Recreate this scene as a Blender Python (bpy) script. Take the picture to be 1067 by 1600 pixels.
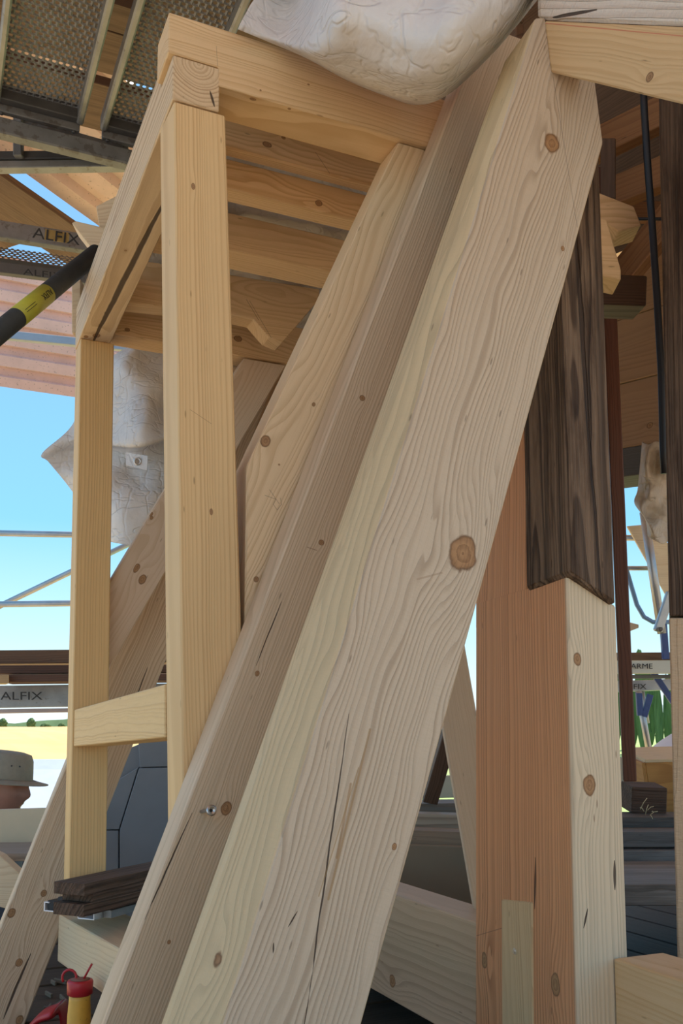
import bpy, bmesh, math, random
from mathutils import Vector, Matrix, noise
R = math.radians
random.seed(7)
SC = bpy.context.scene
COL = SC.collection
for o in list(bpy.data.objects): bpy.data.objects.remove(o, do_unlink=True)

# ------------------------------------------------------------------ camera
# world: X runs from the dormer front to the ridge, Y along the eaves, Z = 0 at eye height
F = 1450.0; YAW = R(24.0); PIT = R(6.5); CX = 533.5; PY = 1150.0 - F * math.tan(PIT)
FW = Vector((math.sin(YAW) * math.cos(PIT), math.cos(YAW) * math.cos(PIT), math.sin(PIT)))
RT = Vector((math.cos(YAW), -math.sin(YAW), 0)); UP = RT.cross(FW)
cd = bpy.data.cameras.new('camera'); cam = bpy.data.objects.new('camera', cd); COL.objects.link(cam)
cd.sensor_fit = 'AUTO'; cd.sensor_width = 36.0; cd.lens = F * 36 / 1600; cd.shift_y = (PY - 800) / 1600
cd.clip_start = 0.02; cd.clip_end = 3000
cam.matrix_world = Matrix((RT, UP, -FW)).transposed().to_4x4()
SC.camera = cam
VS = SC.view_settings
VS.view_transform = 'Standard'; VS.look = 'None'; VS.gamma = 1.0; VS.use_curve_mapping = False
VS.exposure = 0.66

# ------------------------------------------------------------------ sky and sun
W = bpy.data.worlds.new('sky'); SC.world = W; W.use_nodes = True
nt = W.node_tree; nt.nodes.clear()
tc = nt.nodes.new('ShaderNodeTexCoord'); sx = nt.nodes.new('ShaderNodeSeparateXYZ')
rp = nt.nodes.new('ShaderNodeValToRGB'); bg = nt.nodes.new('ShaderNodeBackground'); ow = nt.nodes.new('ShaderNodeOutputWorld')
nt.links.new(tc.outputs['Generated'], sx.inputs[0]); nt.links.new(sx.outputs['Z'], rp.inputs[0])
e = rp.color_ramp.elements
e[0].position = 0.0; e[0].color = (0.62, 0.70, 0.73, 1)
e[1].position = 1.0; e[1].color = (0.16, 0.30, 0.52, 1)
for p, c in ((0.10, (0.40, 0.62, 0.73, 1)), (0.22, (0.19, 0.45, 0.70, 1)), (0.40, (0.17, 0.37, 0.61, 1))):
    k = e.new(p); k.color = c
bg.inputs['Strength'].default_value = 1.12
nt.links.new(rp.outputs[0], bg.inputs[0]); nt.links.new(bg.outputs[0], ow.inputs[0])
sl = bpy.data.lights.new('sun_offscreen', 'SUN'); sl.energy = 5.9; sl.angle = R(0.6); sl.color = (1.0, 0.92, 0.80)
sun = bpy.data.objects.new('sun_offscreen', sl); COL.objects.link(sun)
sun.rotation_euler = Vector((-0.62, -0.30, -1.0)).to_track_quat('-Z', 'Y').to_euler()

# ------------------------------------------------------------------ helpers
def at(x, y, u=None, v=None, z=None, d=None):
    """point of the place seen through photo pixel (x, y) on the plane X=u, Y=v or Z=z, or at depth d"""
    r = FW + RT * ((x - CX) / F) - UP * ((y - PY) / F)
    t = u / r.x if u is not None else v / r.y if v is not None else z / r.z if z is not None else d
    return r * t

def link(o, parent=None):
    COL.objects.link(o)
    if parent is not None:
        o.parent = parent
        o.matrix_parent_inverse = parent.matrix_world.inverted() if parent.matrix_world else Matrix()
    return o

def tag(o, label=None, cat=None, group=None, kind=None):
    if label: o['label'] = label
    if cat: o['category'] = cat
    if group: o['group'] = group
    if kind: o['kind'] = kind
    return o

def empty(name, loc, label=None, cat=None, group=None, kind=None):
    o = bpy.data.objects.new(name, None); COL.objects.link(o)
    o.matrix_world = Matrix.Translation(Vector(loc)); o.empty_display_size = 0.05
    return tag(o, label, cat, group, kind)

def frame(origin, xdir, ydir):
    x = Vector(xdir).normalized(); y = Vector(ydir); y = (y - x * y.dot(x)).normalized(); z = x.cross(y)
    m = Matrix((x, y, z)).transposed().to_4x4(); m.translation = Vector(origin)
    return m

def mesh_obj(name, verts, faces, mat, M=None, parent=None, bevel=0.0, smooth=False, segs=1):
    """verts in world coordinates; stored in frame M"""
    M = M or Matrix()
    Mi = M.inverted()
    bm = bmesh.new()
    vs = [bm.verts.new(Mi @ Vector(v)) for v in verts]
    for f in faces:
        try: bm.faces.new([vs[i] for i in f])
        except ValueError: pass
    bmesh.ops.recalc_face_normals(bm, faces=bm.faces)
    if bevel > 0:
        bmesh.ops.bevel(bm, geom=list(bm.edges), offset=bevel, segments=segs, affect='EDGES', clamp_overlap=True)
    if smooth:
        for f in bm.faces: f.smooth = True
    me = bpy.data.meshes.new(name); bm.to_mesh(me); bm.free()
    if mat: me.materials.append(mat)
    o = bpy.data.objects.new(name, me); o.matrix_world = M
    return link(o, parent)

HEX = [(0, 1, 2, 3), (7, 6, 5, 4), (0, 4, 5, 1), (1, 5, 6, 2), (2, 6, 7, 3), (3, 7, 4, 0)]
def cen(ps):
    s = Vector((0, 0, 0))
    for p in ps: s += Vector(p)
    return s / len(ps)

def beam8(name, a4, b4, wood_kw, parent=None, bevel=0.0025, M=None):
    """timber from four corners at one end to four at the other; grain along local x"""
    a4 = [Vector(p) for p in a4]; b4 = [Vector(p) for p in b4]
    M = M or frame(cen(a4), cen(b4) - cen(a4), a4[1] - a4[0])
    mat = wood_kw if isinstance(wood_kw, bpy.types.Material) else wood(M=M, **wood_kw)
    return mesh_obj(name, a4 + b4, HEX, mat, M, parent, bevel)

def rect(c, a, b):
    c = Vector(c); a = Vector(a) / 2; b = Vector(b) / 2
    return [c - a - b, c + a - b, c + a + b, c - a + b]

def obeam(name, p0, p1, w, h, ref, wood_kw, parent=None, bevel=0.0025):
    """straight box timber between two centre points; w along ref, h across"""
    p0 = Vector(p0); p1 = Vector(p1); M = frame(p0, p1 - p0, ref)
    y = M.col[1].xyz; z = M.col[2].xyz
    return beam8(name, rect(p0, y * w, z * h), rect(p1, y * w, z * h), wood_kw, parent, bevel, M)

def bbox(name, u, v, z, axis, wood_kw, parent=None, bevel=0.0025):
    (u0, u1), (v0, v1), (z0, z1) = u, v, z
    if axis == 'u':
        A = [(u0, v0, z0), (u0, v1, z0), (u0, v1, z1), (u0, v0, z1)]; B = [(u1,) + p[1:] for p in A]
    elif axis == 'v':
        A = [(u0, v0, z0), (u1, v0, z0), (u1, v0, z1), (u0, v0, z1)]; B = [(p[0], v1, p[2]) for p in A]
    else:
        A = [(u0, v0, z0), (u1, v0, z0), (u1, v1, z0), (u0, v1, z0)]; B = [(p[0], p[1], z1) for p in A]
    return beam8(name, A, B, wood_kw, parent, bevel)

def prism(name, front, back, wood_kw, xdir, parent=None, bevel=0.002, ydir=None):
    """polygon front -> matching polygon back"""
    n = len(front); M = frame(cen(front), xdir, ydir or Vector(back[0]) - Vector(front[0]))
    mat = wood_kw if isinstance(wood_kw, bpy.types.Material) else wood(M=M, **wood_kw)
    faces = [tuple(range(n)), tuple(range(2 * n - 1, n - 1, -1))] + [(i, (i + 1) % n, n + (i + 1) % n, n + i) for i in range(n)]
    return mesh_obj(name, list(front) + list(back), faces, mat, M, parent, bevel)

def tube(name, pts, r, mat, parent=None, n=12, hollow=False):
    pts = [Vector(p) for p in pts]; verts = []; faces = []
    prev = None
    for i, p in enumerate(pts):
        t = (pts[min(i + 1, len(pts) - 1)] - pts[max(i - 1, 0)]).normalized()
        ref = prev if prev else (Vector((0, 0, 1)) if abs(t.z) < .9 else Vector((1, 0, 0)))
        a = (ref - t * ref.dot(t)).normalized(); b = t.cross(a); prev = a
        for k in range(n):
            q = 2 * math.pi * k / n; verts.append(p + a * (math.cos(q) * r) + b * (math.sin(q) * r))
    for i in range(len(pts) - 1):
        for k in range(n):
            faces.append((i * n + k, i * n + (k + 1) % n, (i + 1) * n + (k + 1) % n, (i + 1) * n + k))
    faces.append(tuple(range(n))); faces.append(tuple(range((len(pts) - 1) * n, len(pts) * n)))
    M = frame(pts[0], pts[-1] - pts[0], Vector((0, 0, 1)) if abs((pts[-1] - pts[0]).normalized().z) < .95 else Vector((1, 0, 0)))
    o = mesh_obj(name, verts, faces, mat, M, parent)
    for f in o.data.polygons:
        if len(f.vertices) == 4: f.use_smooth = True
    return o

def lathe(name, prof, M, mat, parent=None, n=20):
    """profile (r, h) turned round local z of M"""
    verts = []; faces = []
    for r, h in prof:
        for k in range(n):
            q = 2 * math.pi * k / n; verts.append(M @ Vector((r * math.cos(q), r * math.sin(q), h)))
    for i in range(len(prof) - 1):
        for k in range(n):
            faces.append((i * n + k, i * n + (k + 1) % n, (i + 1) * n + (k + 1) % n, (i + 1) * n + k))
    faces.append(tuple(range(n))); faces.append(tuple(range((len(prof) - 1) * n, len(prof) * n)))
    o = mesh_obj(name, verts, faces, mat, M, parent)
    for f in o.data.polygons:
        if len(f.vertices) == 4: f.use_smooth = True
    return o

def text(name, body, M, size, mat, parent=None, depth=0.001, width=None):
    cu = bpy.data.curves.new(name, 'FONT'); cu.body = body; cu.size = size; cu.extrude = depth; cu.resolution_u = 3
    cu.align_x = 'LEFT'; cu.align_y = 'BOTTOM'
    tmp = bpy.data.objects.new(name, cu); COL.objects.link(tmp)
    bpy.context.view_layer.update()
    me = bpy.data.meshes.new_from_object(tmp.evaluated_get(bpy.context.evaluated_depsgraph_get()))
    bpy.data.objects.remove(tmp, do_unlink=True)
    if width:
        xs = [v.co.x for v in me.vertices]; s = width / (max(xs) - min(xs)); x0 = min(xs)
        for v in me.vertices: v.co.x = (v.co.x - x0) * s
    me.materials.clear(); me.materials.append(mat)
    o = bpy.data.objects.new(name, me); o.matrix_world = M
    return link(o, parent)

# ------------------------------------------------------------------ materials
class NB:
    """small node-tree writer"""
    def __init__(s, name):
        s.mat = bpy.data.materials.new(name); s.mat.use_nodes = True; s.t = s.mat.node_tree; s.t.nodes.clear()
        s.out = s.n('ShaderNodeOutputMaterial'); s.b = s.n('ShaderNodeBsdfPrincipled'); s.l(s.b.outputs[0], s.out.inputs[0])
    def n(s, k): return s.t.nodes.new(k)
    def l(s, a, b): s.t.links.new(a, b)
    def put(s, sock, val):
        if isinstance(val, bpy.types.NodeSocket): s.l(val, sock)
        elif isinstance(val, (int, float)) and sock.type != 'VALUE': sock.default_value = (val,) * len(sock.default_value)
        else: sock.default_value = val
    def m(s, op, a, b=0.0, c=0.0, clamp=False):
        x = s.n('ShaderNodeMath'); x.operation = op; x.use_clamp = clamp
        s.put(x.inputs[0], a); s.put(x.inputs[1], b); s.put(x.inputs[2], c); return x.outputs[0]
    def v(s, op, a, b=(0, 0, 0)):
        x = s.n('ShaderNodeVectorMath'); x.operation = op; s.put(x.inputs[0], a)
        if op == 'SCALE': s.put(x.inputs['Scale'], b)
        else: s.put(x.inputs[1], b)
        return x.outputs['Value'] if op in ('LENGTH', 'DOT_PRODUCT', 'DISTANCE') else x.outputs['Vector']
    def noise(s, vec, scale, detail=2.0, rough=0.5):
        x = s.n('ShaderNodeTexNoise'); s.put(x.inputs['Vector'], vec); x.inputs['Scale'].default_value = scale
        x.inputs['Detail'].default_value = detail; x.inputs['Roughness'].default_value = rough; return x.outputs[0]
    def mix(s, f, a, b, blend='MIX'):
        x = s.n('ShaderNodeMix'); x.data_type = 'RGBA'; x.blend_type = blend
        s.put(x.inputs[0], f); s.put(x.inputs[6], a); s.put(x.inputs[7], b); return x.outputs[2]
    def ss(s, x, lo, hi):
        r = s.n('ShaderNodeMapRange'); r.interpolation_type = 'SMOOTHSTEP'; s.put(r.inputs[0], x)
        s.put(r.inputs[1], lo); s.put(r.inputs[2], hi); return r.outputs[0]
    def obj(s): return s.n('ShaderNodeTexCoord').outputs['Object']
    def bump(s, h, dist, strength=1.0):
        b = s.n('ShaderNodeBump'); b.inputs['Distance'].default_value = dist; b.inputs['Strength'].default_value = strength
        s.put(b.inputs['Height'], h); s.l(b.outputs[0], s.b.inputs['Normal'])

def c4(c): return (c[0], c[1], c[2], 1.0)
_wn = [0]
def wood(light=(.72, .54, .34), dark=(.50, .31, .15), freq=190, pith=(.09, .05), wob=.012, M=None, knots=(), cracks=(), marks=(),
         contrast=.55, layers=(), bump=.0006, rough=.62, streak=.10, weather=0.0, worm=0.0, saw=0.0, flow=.9, name='wood', seed=None):
    """sawn timber: growth rings round a pith line, fibres, knots and checks, all in the timber's own frame.
    knots: (world point, radius, stretch); cracks: (world a, world b, width); layers: (axis, lo, hi, colour, amount)"""
    _wn[0] += 1
    rnd = random.Random(seed if seed is not None else _wn[0] * 13)
    b = NB('%s_%d' % (name, _wn[0])); Mi = M.inverted() if M else Matrix()
    p0 = b.obj()
    off = Vector((rnd.uniform(-20, 20), rnd.uniform(-20, 20), rnd.uniform(-20, 20)))
    p = b.v('ADD', p0, off)
    low = b.noise(b.v('MULTIPLY', p, (1.2, 4, 4)), 1.0, 3.0)
    low2 = b.noise(b.v('MULTIPLY', p, (5, 16, 16)), 1.0, 2.0)
    q = b.v('MULTIPLY', p0, (0, 1, 1))
    q = b.v('SUBTRACT', q, (0, pith[0], pith[1]))
    r = b.v('LENGTH', q)
    r = b.m('ADD', r, b.m('MULTIPLY', b.m('SUBTRACT', low, .5), wob * 6))
    r = b.m('ADD', r, b.m('MULTIPLY', b.m('SUBTRACT', low2, .5), wob))
    # uneven growth: ring spacing changes from year to year
    n1d = b.n('ShaderNodeTexNoise'); n1d.noise_dimensions = '1D'; n1d.inputs['Scale'].default_value = 1.0; n1d.inputs['Detail'].default_value = 2.0
    b.l(b.m('MULTIPLY_ADD', r, freq * .22, rnd.uniform(0, 50)), n1d.inputs['W'])
    r = b.m('ADD', r, b.m('MULTIPLY', b.m('SUBTRACT', n1d.outputs[0], .5), 3.2 / freq))
    kmask = None; kcol = None
    for (kp, kr, st) in knots:
        kl = Mi @ Vector(kp)
        dv = b.v('MULTIPLY', b.v('SUBTRACT', p0, kl), (1.0 / st, 1, 1))
        d = b.m('DIVIDE', b.v('LENGTH', dv), kr)
        dn = b.m('ADD', d, b.m('MULTIPLY', b.m('SUBTRACT', b.noise(p, 45, 3.0), .5), .75))
        w = b.m('POWER', 2.718, b.m('MULTIPLY', b.m('MULTIPLY', b.v('LENGTH', b.v('MULTIPLY', dv, (.6, 1, 1))), b.v('LENGTH', b.v('MULTIPLY', dv, (.6, 1, 1)))), -1.0 / (2.1 * kr) ** 2))
        r = b.m('ADD', r, b.m('MULTIPLY', w, kr * flow))
        mk = b.m('SUBTRACT', 1.0, b.ss(dn, .82, 1.05))
        ring = b.m('FRACT', b.m('MULTIPLY', dn, 2.2))
        rim = b.m('MULTIPLY', b.ss(dn, .72, .92), b.m('SUBTRACT', 1.0, b.ss(dn, .98, 1.12)))
        core = b.mix(b.m('MULTIPLY', b.ss(b.m('ADD', b.m('MULTIPLY', ring, .5), b.m('MULTIPLY', b.noise(p, 150, 3.0), .6)), .2, 1.0), .7), c4((.42, .235, .11)), c4((.17, .08, .033)))
        core = b.mix(b.m('MULTIPLY', rim, .6), core, c4((.07, .035, .018)))
        if kmask is None: kmask, kcol = mk, core
        else:
            kcol = b.mix(mk, kcol, core); kmask = b.m('MAXIMUM', kmask, mk)
    ph = b.m('FRACT', b.m('MULTIPLY', r, freq))
    lat = b.m('MULTIPLY', b.ss(ph, .35, .9), b.m('SUBTRACT', 1.0, b.ss(ph, .93, 1.0)))
    fib = b.noise(b.v('MULTIPLY', p, (9, 420, 420)), 1.0, 4.0, .65)
    fib2 = b.noise(b.v('MULTIPLY', p, (2.2, 70, 70)), 1.0, 2.0)
    amt = b.m('MULTIPLY', lat, b.m('MULTIPLY_ADD', b.ss(b.m('MULTIPLY_ADD', n1d.outputs[0], .6, b.m('MULTIPLY', low, .4)), .3, .7), contrast * 1.0, contrast * .35))
    lcol, dcol = c4(light), c4(dark)
    for (ax, lo, hi, colr, am) in layers:
        sep = b.n('ShaderNodeSeparateXYZ'); b.l(p0, sep.inputs[0])
        cc = b.m('ADD', sep.outputs[ax], b.m('MULTIPLY', b.m('SUBTRACT', low2, .5), .0012))
        f = b.m('MULTIPLY', b.ss(cc, lo, hi), am)
        lcol = b.mix(f, lcol, c4(colr)); dcol = b.mix(f, dcol, c4(tuple(x * .66 for x in colr)))
    col = b.mix(amt, lcol, dcol)
    col = b.mix(b.m('MULTIPLY', b.ss(fib, .45, .75), streak * 2.2), col, dcol)
    col = b.mix(b.m('MULTIPLY', b.ss(fib2, .5, .8), streak * 1.6), col, dcol)
    # slow tint change along the timber
    tint = b.noise(b.v('MULTIPLY', p, (2.0, 6, 6)), 1.0, 2.0)
    col = b.mix(b.m('MULTIPLY', b.ss(tint, .35, .7), .16), col, b.mix(1.0, col, (.86, .80, .74, 1), 'MULTIPLY'))
    # little dark resin ticks along the grain
    tick = b.n('ShaderNodeTexVoronoi'); tick.feature = 'F1'; tick.inputs['Scale'].default_value = 1.0
    b.l(b.v('MULTIPLY', p, (9, 42, 42)), tick.inputs['Vector'])
    col = b.mix(b.m('MULTIPLY', b.m('SUBTRACT', 1.0, b.ss(tick.outputs['Distance'], .035, .08)), .55), col, c4(tuple(x * .45 for x in dark)))
    h = b.m('ADD', b.m('MULTIPLY', fib, .5), b.m('MULTIPLY', lat, .5))
    if saw > 0:
        sn = b.noise(b.v('MULTIPLY', p, (260, 60, 60)), 1.0, 2.0)
        h = b.m('ADD', h, b.m('MULTIPLY', sn, saw)); col = b.mix(b.m('MULTIPLY', b.ss(sn, .5, .72), .10 * saw), col, dcol)
    if weather > 0:
        wn_ = b.noise(b.v('MULTIPLY', p, (5, 34, 34)), 1.0, 5.0, .65)
        wb = b.noise(b.v('MULTIPLY', p, (2.2, 9, 9)), 1.0, 3.0)
        col = b.mix(b.m('MULTIPLY', b.ss(wn_, .42, .68), weather), col, b.mix(1.0, col, (.34, .28, .24, 1), 'MULTIPLY'))
        col = b.mix(b.m('MULTIPLY', b.ss(wb, .5, .72), weather * .5), col, c4((.175, .125, .088)))
        gr = b.noise(b.v('MULTIPLY', p, (1.6, 130, 130)), 1.0, 3.0)
        col = b.mix(b.m('MULTIPLY', b.ss(gr, .52, .7), weather * .7), col, c4((.035, .024, .017)))
        h = b.m('ADD', h, b.m('MULTIPLY', b.m('SUBTRACT', gr, .5), -5.0 * weather))
    if kmask is not None: col = b.mix(kmask, col, kcol)
    for (a, c, wd, tone) in [(x[0], x[1], x[2], (.05, .03, .02)) for x in cracks] + [(x[0], x[1], x[2], x[3]) for x in marks]:
        A = Mi @ Vector(a); Bv = (Mi @ Vector(c)) - A
        isc = tone == (.05, .03, .02)
        pw = p0
        if isc:
            wv = b.m('MULTIPLY', b.m('SUBTRACT', b.noise(b.v('MULTIPLY', p, (11, 0, 0)), 1.0, 3.0), .5), .006)
            cv = b.n('ShaderNodeCombineXYZ'); b.l(wv, cv.inputs[1]); b.l(wv, cv.inputs[2]); pw = b.v('ADD', p0, cv.outputs[0])
        pa = b.v('SUBTRACT', pw, A)
        hh = b.m('DIVIDE', b.v('DOT_PRODUCT', pa, Bv), Bv.length_squared, clamp=True)
        sc = b.n('ShaderNodeVectorMath'); sc.operation = 'SCALE'; sc.inputs[0].default_value = Bv; b.l(hh, sc.inputs['Scale'])
        d = b.v('LENGTH', b.v('SUBTRACT', pa, sc.outputs[0]))
        taper = b.m('MULTIPLY', b.m('MULTIPLY', hh, b.m('SUBTRACT', 1.0, hh)), 4.0) if isc else 1.0
        wv2 = b.m('MULTIPLY_ADD', taper, wd * .7, wd * .3) if isc else wd
        mk = b.m('SUBTRACT', 1.0, b.ss(d, b.m('MULTIPLY', wv2, .5), wv2))
        col = b.mix(b.m('MULTIPLY', mk, .92 if isc else .6), col, c4(tone))
        if isc: h = b.m('SUBTRACT', h, b.m('MULTIPLY', mk, 3.0))
    b.l(col, b.b.inputs['Base Color']); b.b.inputs['Roughness'].default_value = rough
    b.b.inputs['Specular IOR Level'].default_value = .3
    b.bump(h, bump)
    return b.mat

def plain(name, col, rough=.5, metal=0.0, var=.15, scale=8.0, bump=0.0, spots=None, spec=.5):
    b = NB(name); p = b.obj()
    n1 = b.noise(p, scale, 4.0, .6)
    c = b.mix(b.m('MULTIPLY', b.ss(n1, .3, .75), var * 2), c4(col), c4(tuple(x * .55 for x in col)))
    if spots:
        n2 = b.noise(p, spots[0], 3.0, .6); c = b.mix(b.m('MULTIPLY', b.ss(n2, spots[1], spots[1] + .08), spots[3]), c, c4(spots[2]))
    b.l(c, b.b.inputs['Base Color']); b.b.inputs['Roughness'].default_value = rough; b.b.inputs['Metallic'].default_value = metal
    b.b.inputs['Specular IOR Level'].default_value = spec
    if bump: b.bump(n1, bump)
    return b.mat

def tarp_mat(name, col, trans=.12, weave=900):
    b = NB(name); p = b.obj()
    n1 = b.noise(p, 9, 4.0, .6); n2 = b.noise(b.v('MULTIPLY', p, (90, 14, 60)), 1.0, 3.0)
    c = b.mix(b.m('MULTIPLY', b.ss(n1, .35, .75), .22), c4(col), c4(tuple(x * .72 for x in col)))
    c = b.mix(b.m('MULTIPLY', b.ss(n2, .56, .72), .22), c, c4((.92, .90, .88)))
    b.l(c, b.b.inputs['Base Color']); b.b.inputs['Roughness'].default_value = .48
    # sharp creases where two slow fields cross their middle, and the weave
    k1 = b.m('ABSOLUTE', b.m('SUBTRACT', b.noise(b.v('MULTIPLY', p, (16, 16, 7)), 1.0, 2.0), .5))
    k2 = b.m('ABSOLUTE', b.m('SUBTRACT', b.noise(b.v('MULTIPLY', b.v('ADD', p, (3, 5, 7)), (9, 9, 26)), 1.0, 2.0), .5))
    h = b.m('ADD', b.m('MULTIPLY', b.ss(k1, 0.0, .05), .5), b.m('MULTIPLY', b.ss(k2, 0.0, .04), .5))
    h = b.m('ADD', h, b.m('MULTIPLY', n1, 2.5)); h = b.m('ADD', h, b.m('MULTIPLY', n2, .35))
    b.bump(h, .0035, .9)
    tr = b.n('ShaderNodeBsdfTranslucent'); b.l(c, tr.inputs[0]); mx = b.n('ShaderNodeMixShader'); mx.inputs[0].default_value = trans
    b.l(b.b.outputs[0], mx.inputs[1]); b.l(tr.outputs[0], mx.inputs[2]); b.l(mx.outputs[0], b.out.inputs[0])
    return b.mat

STEEL = plain('galvanised_steel', (.33, .33, .32), .5, .55, .25, 14, .0004, (40, .6, (.16, .13, .10), .5))
STEEL_OLD = plain('weathered_steel', (.25, .245, .235), .6, .35, .3, 10, .0005, (30, .55, (.12, .095, .075), .6))
STEEL_DARK = plain('dark_steel', (.13, .125, .12), .55, .4, .3, 12, .0004)
TUBE = plain('grey_tube', (.42, .44, .46), .38, .7, .18, 14)
TUBE_DARK = plain('dark_tube', (.05, .06, .065), .62, 0, .3, 30, 0, (60, .66, (.16, .15, .14), .6), .3)
BLUE = plain('blue_paint', (.035, .075, .24), .45, 0, .2, 12)
SHEET = plain('pink_coated_sheet', (.80, .53, .46), .55, 0, .14, 6, 0, (60, .62, (.24, .15, .12), .7))
SHEET_G = SHEET
TARP = tarp_mat('white_tarp', (.80, .77, .75), .10)
TARP_L = tarp_mat('thin_white_tarp', (.82, .80, .79), .22)
TARP_B = tarp_mat('beige_foil', (.70, .60, .50), .45)
INK = plain('dark_lettering', (.02, .02, .02), .6)
CREAM = plain('cream_board', (.66, .55, .37), .6, 0, .15, 5)
GREYP = plain('blue_grey_panel', (.20, .215, .235), .55, 0, .14, 4, 0, (9, .66, (.09, .10, .11), .5))
SCREW = plain('screw_steel', (.62, .62, .62), .3, .95, .1, 60)
ALU = plain('white_aluminium', (.80, .80, .80), .35, .35, .06, 20)
RUB = plain('black_rubber', (.02, .02, .022), .6)
RED = plain('red_plastic', (.50, .022, .03), .38, 0, .12, 20)
YEL = plain('yellow_plastic', (.78, .42, .06), .42, 0, .12, 30, 0, (90, .64, (.10, .05, .02), .7))
CABLE = plain('black_cable', (.012, .012, .015), .5)

# ------------------------------------------------------------------ ground and distance
def land(name, a0, a1, mat, label):
    """sector of countryside; falls away below the tower and rises to a far slope"""
    rs = [(2, -9.5), (15, -9.5), (40, -9.2), (80, -7.5), (140, -4.0), (220, .2), (320, 3.4), (420, 4.4), (520, 3.6), (900, 0)]
    n = max(6, int((a1 - a0) / 4)); V = []; Fc = []
    for (r, z) in rs:
        for k in range(n + 1):
            a = R(a0 + (a1 - a0) * k / n); zz = z + (noise.noise(Vector((a * 3, r * .01, 1))) * r * .006 if r > 50 else 0)
            V.append((r * math.sin(a), r * math.cos(a), zz))
    for i in range(len(rs) - 1):
        for k in range(n):
            Fc.append((i * (n + 1) + k, i * (n + 1) + k + 1, (i + 1) * (n + 1) + k + 1, (i + 1) * (n + 1) + k))
    o = mesh_obj(name, V, Fc, mat, None, None, 0, True)
    return tag(o, label, None, None, 'structure')
def field_mat(name, c1, c2, sc):
    b = NB(name); p = b.obj()
    n1 = b.noise(p, .03, 4.0, .6); n2 = b.noise(b.v('MULTIPLY', p, (.25, .012, .1)), sc, 3.0)
    c = b.mix(b.ss(n1, .35, .7), c4(c1), c4(c2)); c = b.mix(b.m('MULTIPLY', b.ss(n2, .5, .6), .25), c, c4(tuple(x * .8 for x in c2)))
    b.l(c, b.b.inputs['Base Color']); b.b.inputs['Roughness'].default_value = .9; b.b.inputs['Specular IOR Level'].default_value = .1
    return b.mat
WHEAT = field_mat('ripe_wheat', (.66, .45, .20), (.60, .40, .165), 1.0)
BOUNCE_WARM = field_mat('warm_bounce_tone', (.43, .325, .22), (.39, .29, .19), 1.0)
BOUNCE_COOL = field_mat('cool_bounce_tone', (.30, .29, .28), (.26, .25, .25), 1.0)
MEADOW = field_mat('meadow_grass', (.34, .42, .17), (.27, .36, .12), 1.0)
land('wheat_field', -50, 26, WHEAT, 'ripe golden wheat field on the far slope')
land('meadow', 26, 74, MEADOW, 'sunlit green meadow beyond the scaffold')
land('warm_bounce_ground', 74, 226, BOUNCE_WARM, 'unseen sandy ground toned for warm bounce light around the church')  # unseen ground, given a warm tone to bounce light onto front faces
land('cool_bounce_ground', 226, 310, BOUNCE_COOL, 'unseen grey ground toned for cooler bounce light beside the church')  # unseen yard added in grey for cooler bounce light from the left
# wooded ridge behind the wheat
HILLM = field_mat('hill_wood', (.10, .16, .075), (.08, .13, .06), 1.0)
V = []; Fc = []
for k in range(61):
    a = R(-25 + k * .9); h = 7.5 + 12 * max(0, noise.noise(Vector((k * .11, 0, 4))) + .35) + 1.2 * noise.noise(Vector((k * .9, 3, 4)))
    for (r, z) in ((640, -3), (660, h), (700, h * .7), (760, -3)): V.append((r * math.sin(a), r * math.cos(a), z))
for k in range(60):
    for j in range(3): Fc.append((k * 4 + j, k * 4 + j + 1, k * 4 + j + 5, k * 4 + j + 4))
tag(mesh_obj('wooded_hill', V, Fc, HILLM, None, None, 0, True), 'wooded hill behind the wheat field', None, None, 'structure')

LEAF = plain('forest_leaves', (.11, .18, .07), .8, 0, .3, 1.2, 0, None, .1)
LEAF2 = plain('hedge_leaves', (.10, .16, .065), .8, 0, .3, 1.2, 0, None, .1)
BARK = plain('bark', (.12, .09, .06), .9, 0, .3, 6)
def crown_mesh(name, w, h, conic, seed, mat):
    bm = bmesh.new(); bmesh.ops.create_icosphere(bm, subdivisions=4, radius=1.0); rn = random.Random(seed); o3 = Vector((rn.uniform(0, 50), rn.uniform(0, 50), 0))
    for v in bm.verts:
        c = v.co.copy(); n_ = noise.noise(c * 2.2 + o3) * .30 + noise.noise(c * 6 + o3) * .20 + noise.noise(c * 14 + o3) * .10
        s = 1 + n_; t = (c.z + 1) / 2
        k = (1 - t * .88) if conic else 1
        v.co = Vector((c.x * s * k * w, c.y * s * k * w, (t + n_ * .12) * h))
    me = bpy.data.meshes.new(name); bm.to_mesh(me); bm.free(); me.materials.append(mat)
    for f in me.polygons: f.use_smooth = False
    return me
CR = [crown_mesh('crown_mesh', 1, 1, c, i, LEAF) for i, c in enumerate((True, False, True, False))]
CH = crown_mesh('hedge_crown_mesh', 1, 1, False, 9, LEAF2)
def tree(x, y, w, h, me, label, group, name, trunk):
    t = empty(name, (x[0], x[1], y), label, 'tree', group)
    o = bpy.data.objects.new('crown', me); o.matrix_world = Matrix.Translation((x[0], x[1], y + trunk)) @ Matrix.Diagonal((w, w, h, 1)); link(o, t)
    tube('trunk', [(x[0], x[1], y - .3), (x[0], x[1], y + trunk + h * .4)], w * .10, BARK, t, 7)
def landz(r):
    rs = [(2, -9.5), (15, -9.5), (40, -9.2), (80, -7.5), (140, -4.0), (220, .2), (320, 3.4), (420, 4.4), (520, 3.6), (900, 0)]
    for (r0, z0), (r1, z1) in zip(rs, rs[1:]):
        if r0 <= r <= r1: return z0 + (z1 - z0) * (r - r0) / (r1 - r0)
rn = random.Random(3)
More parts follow.
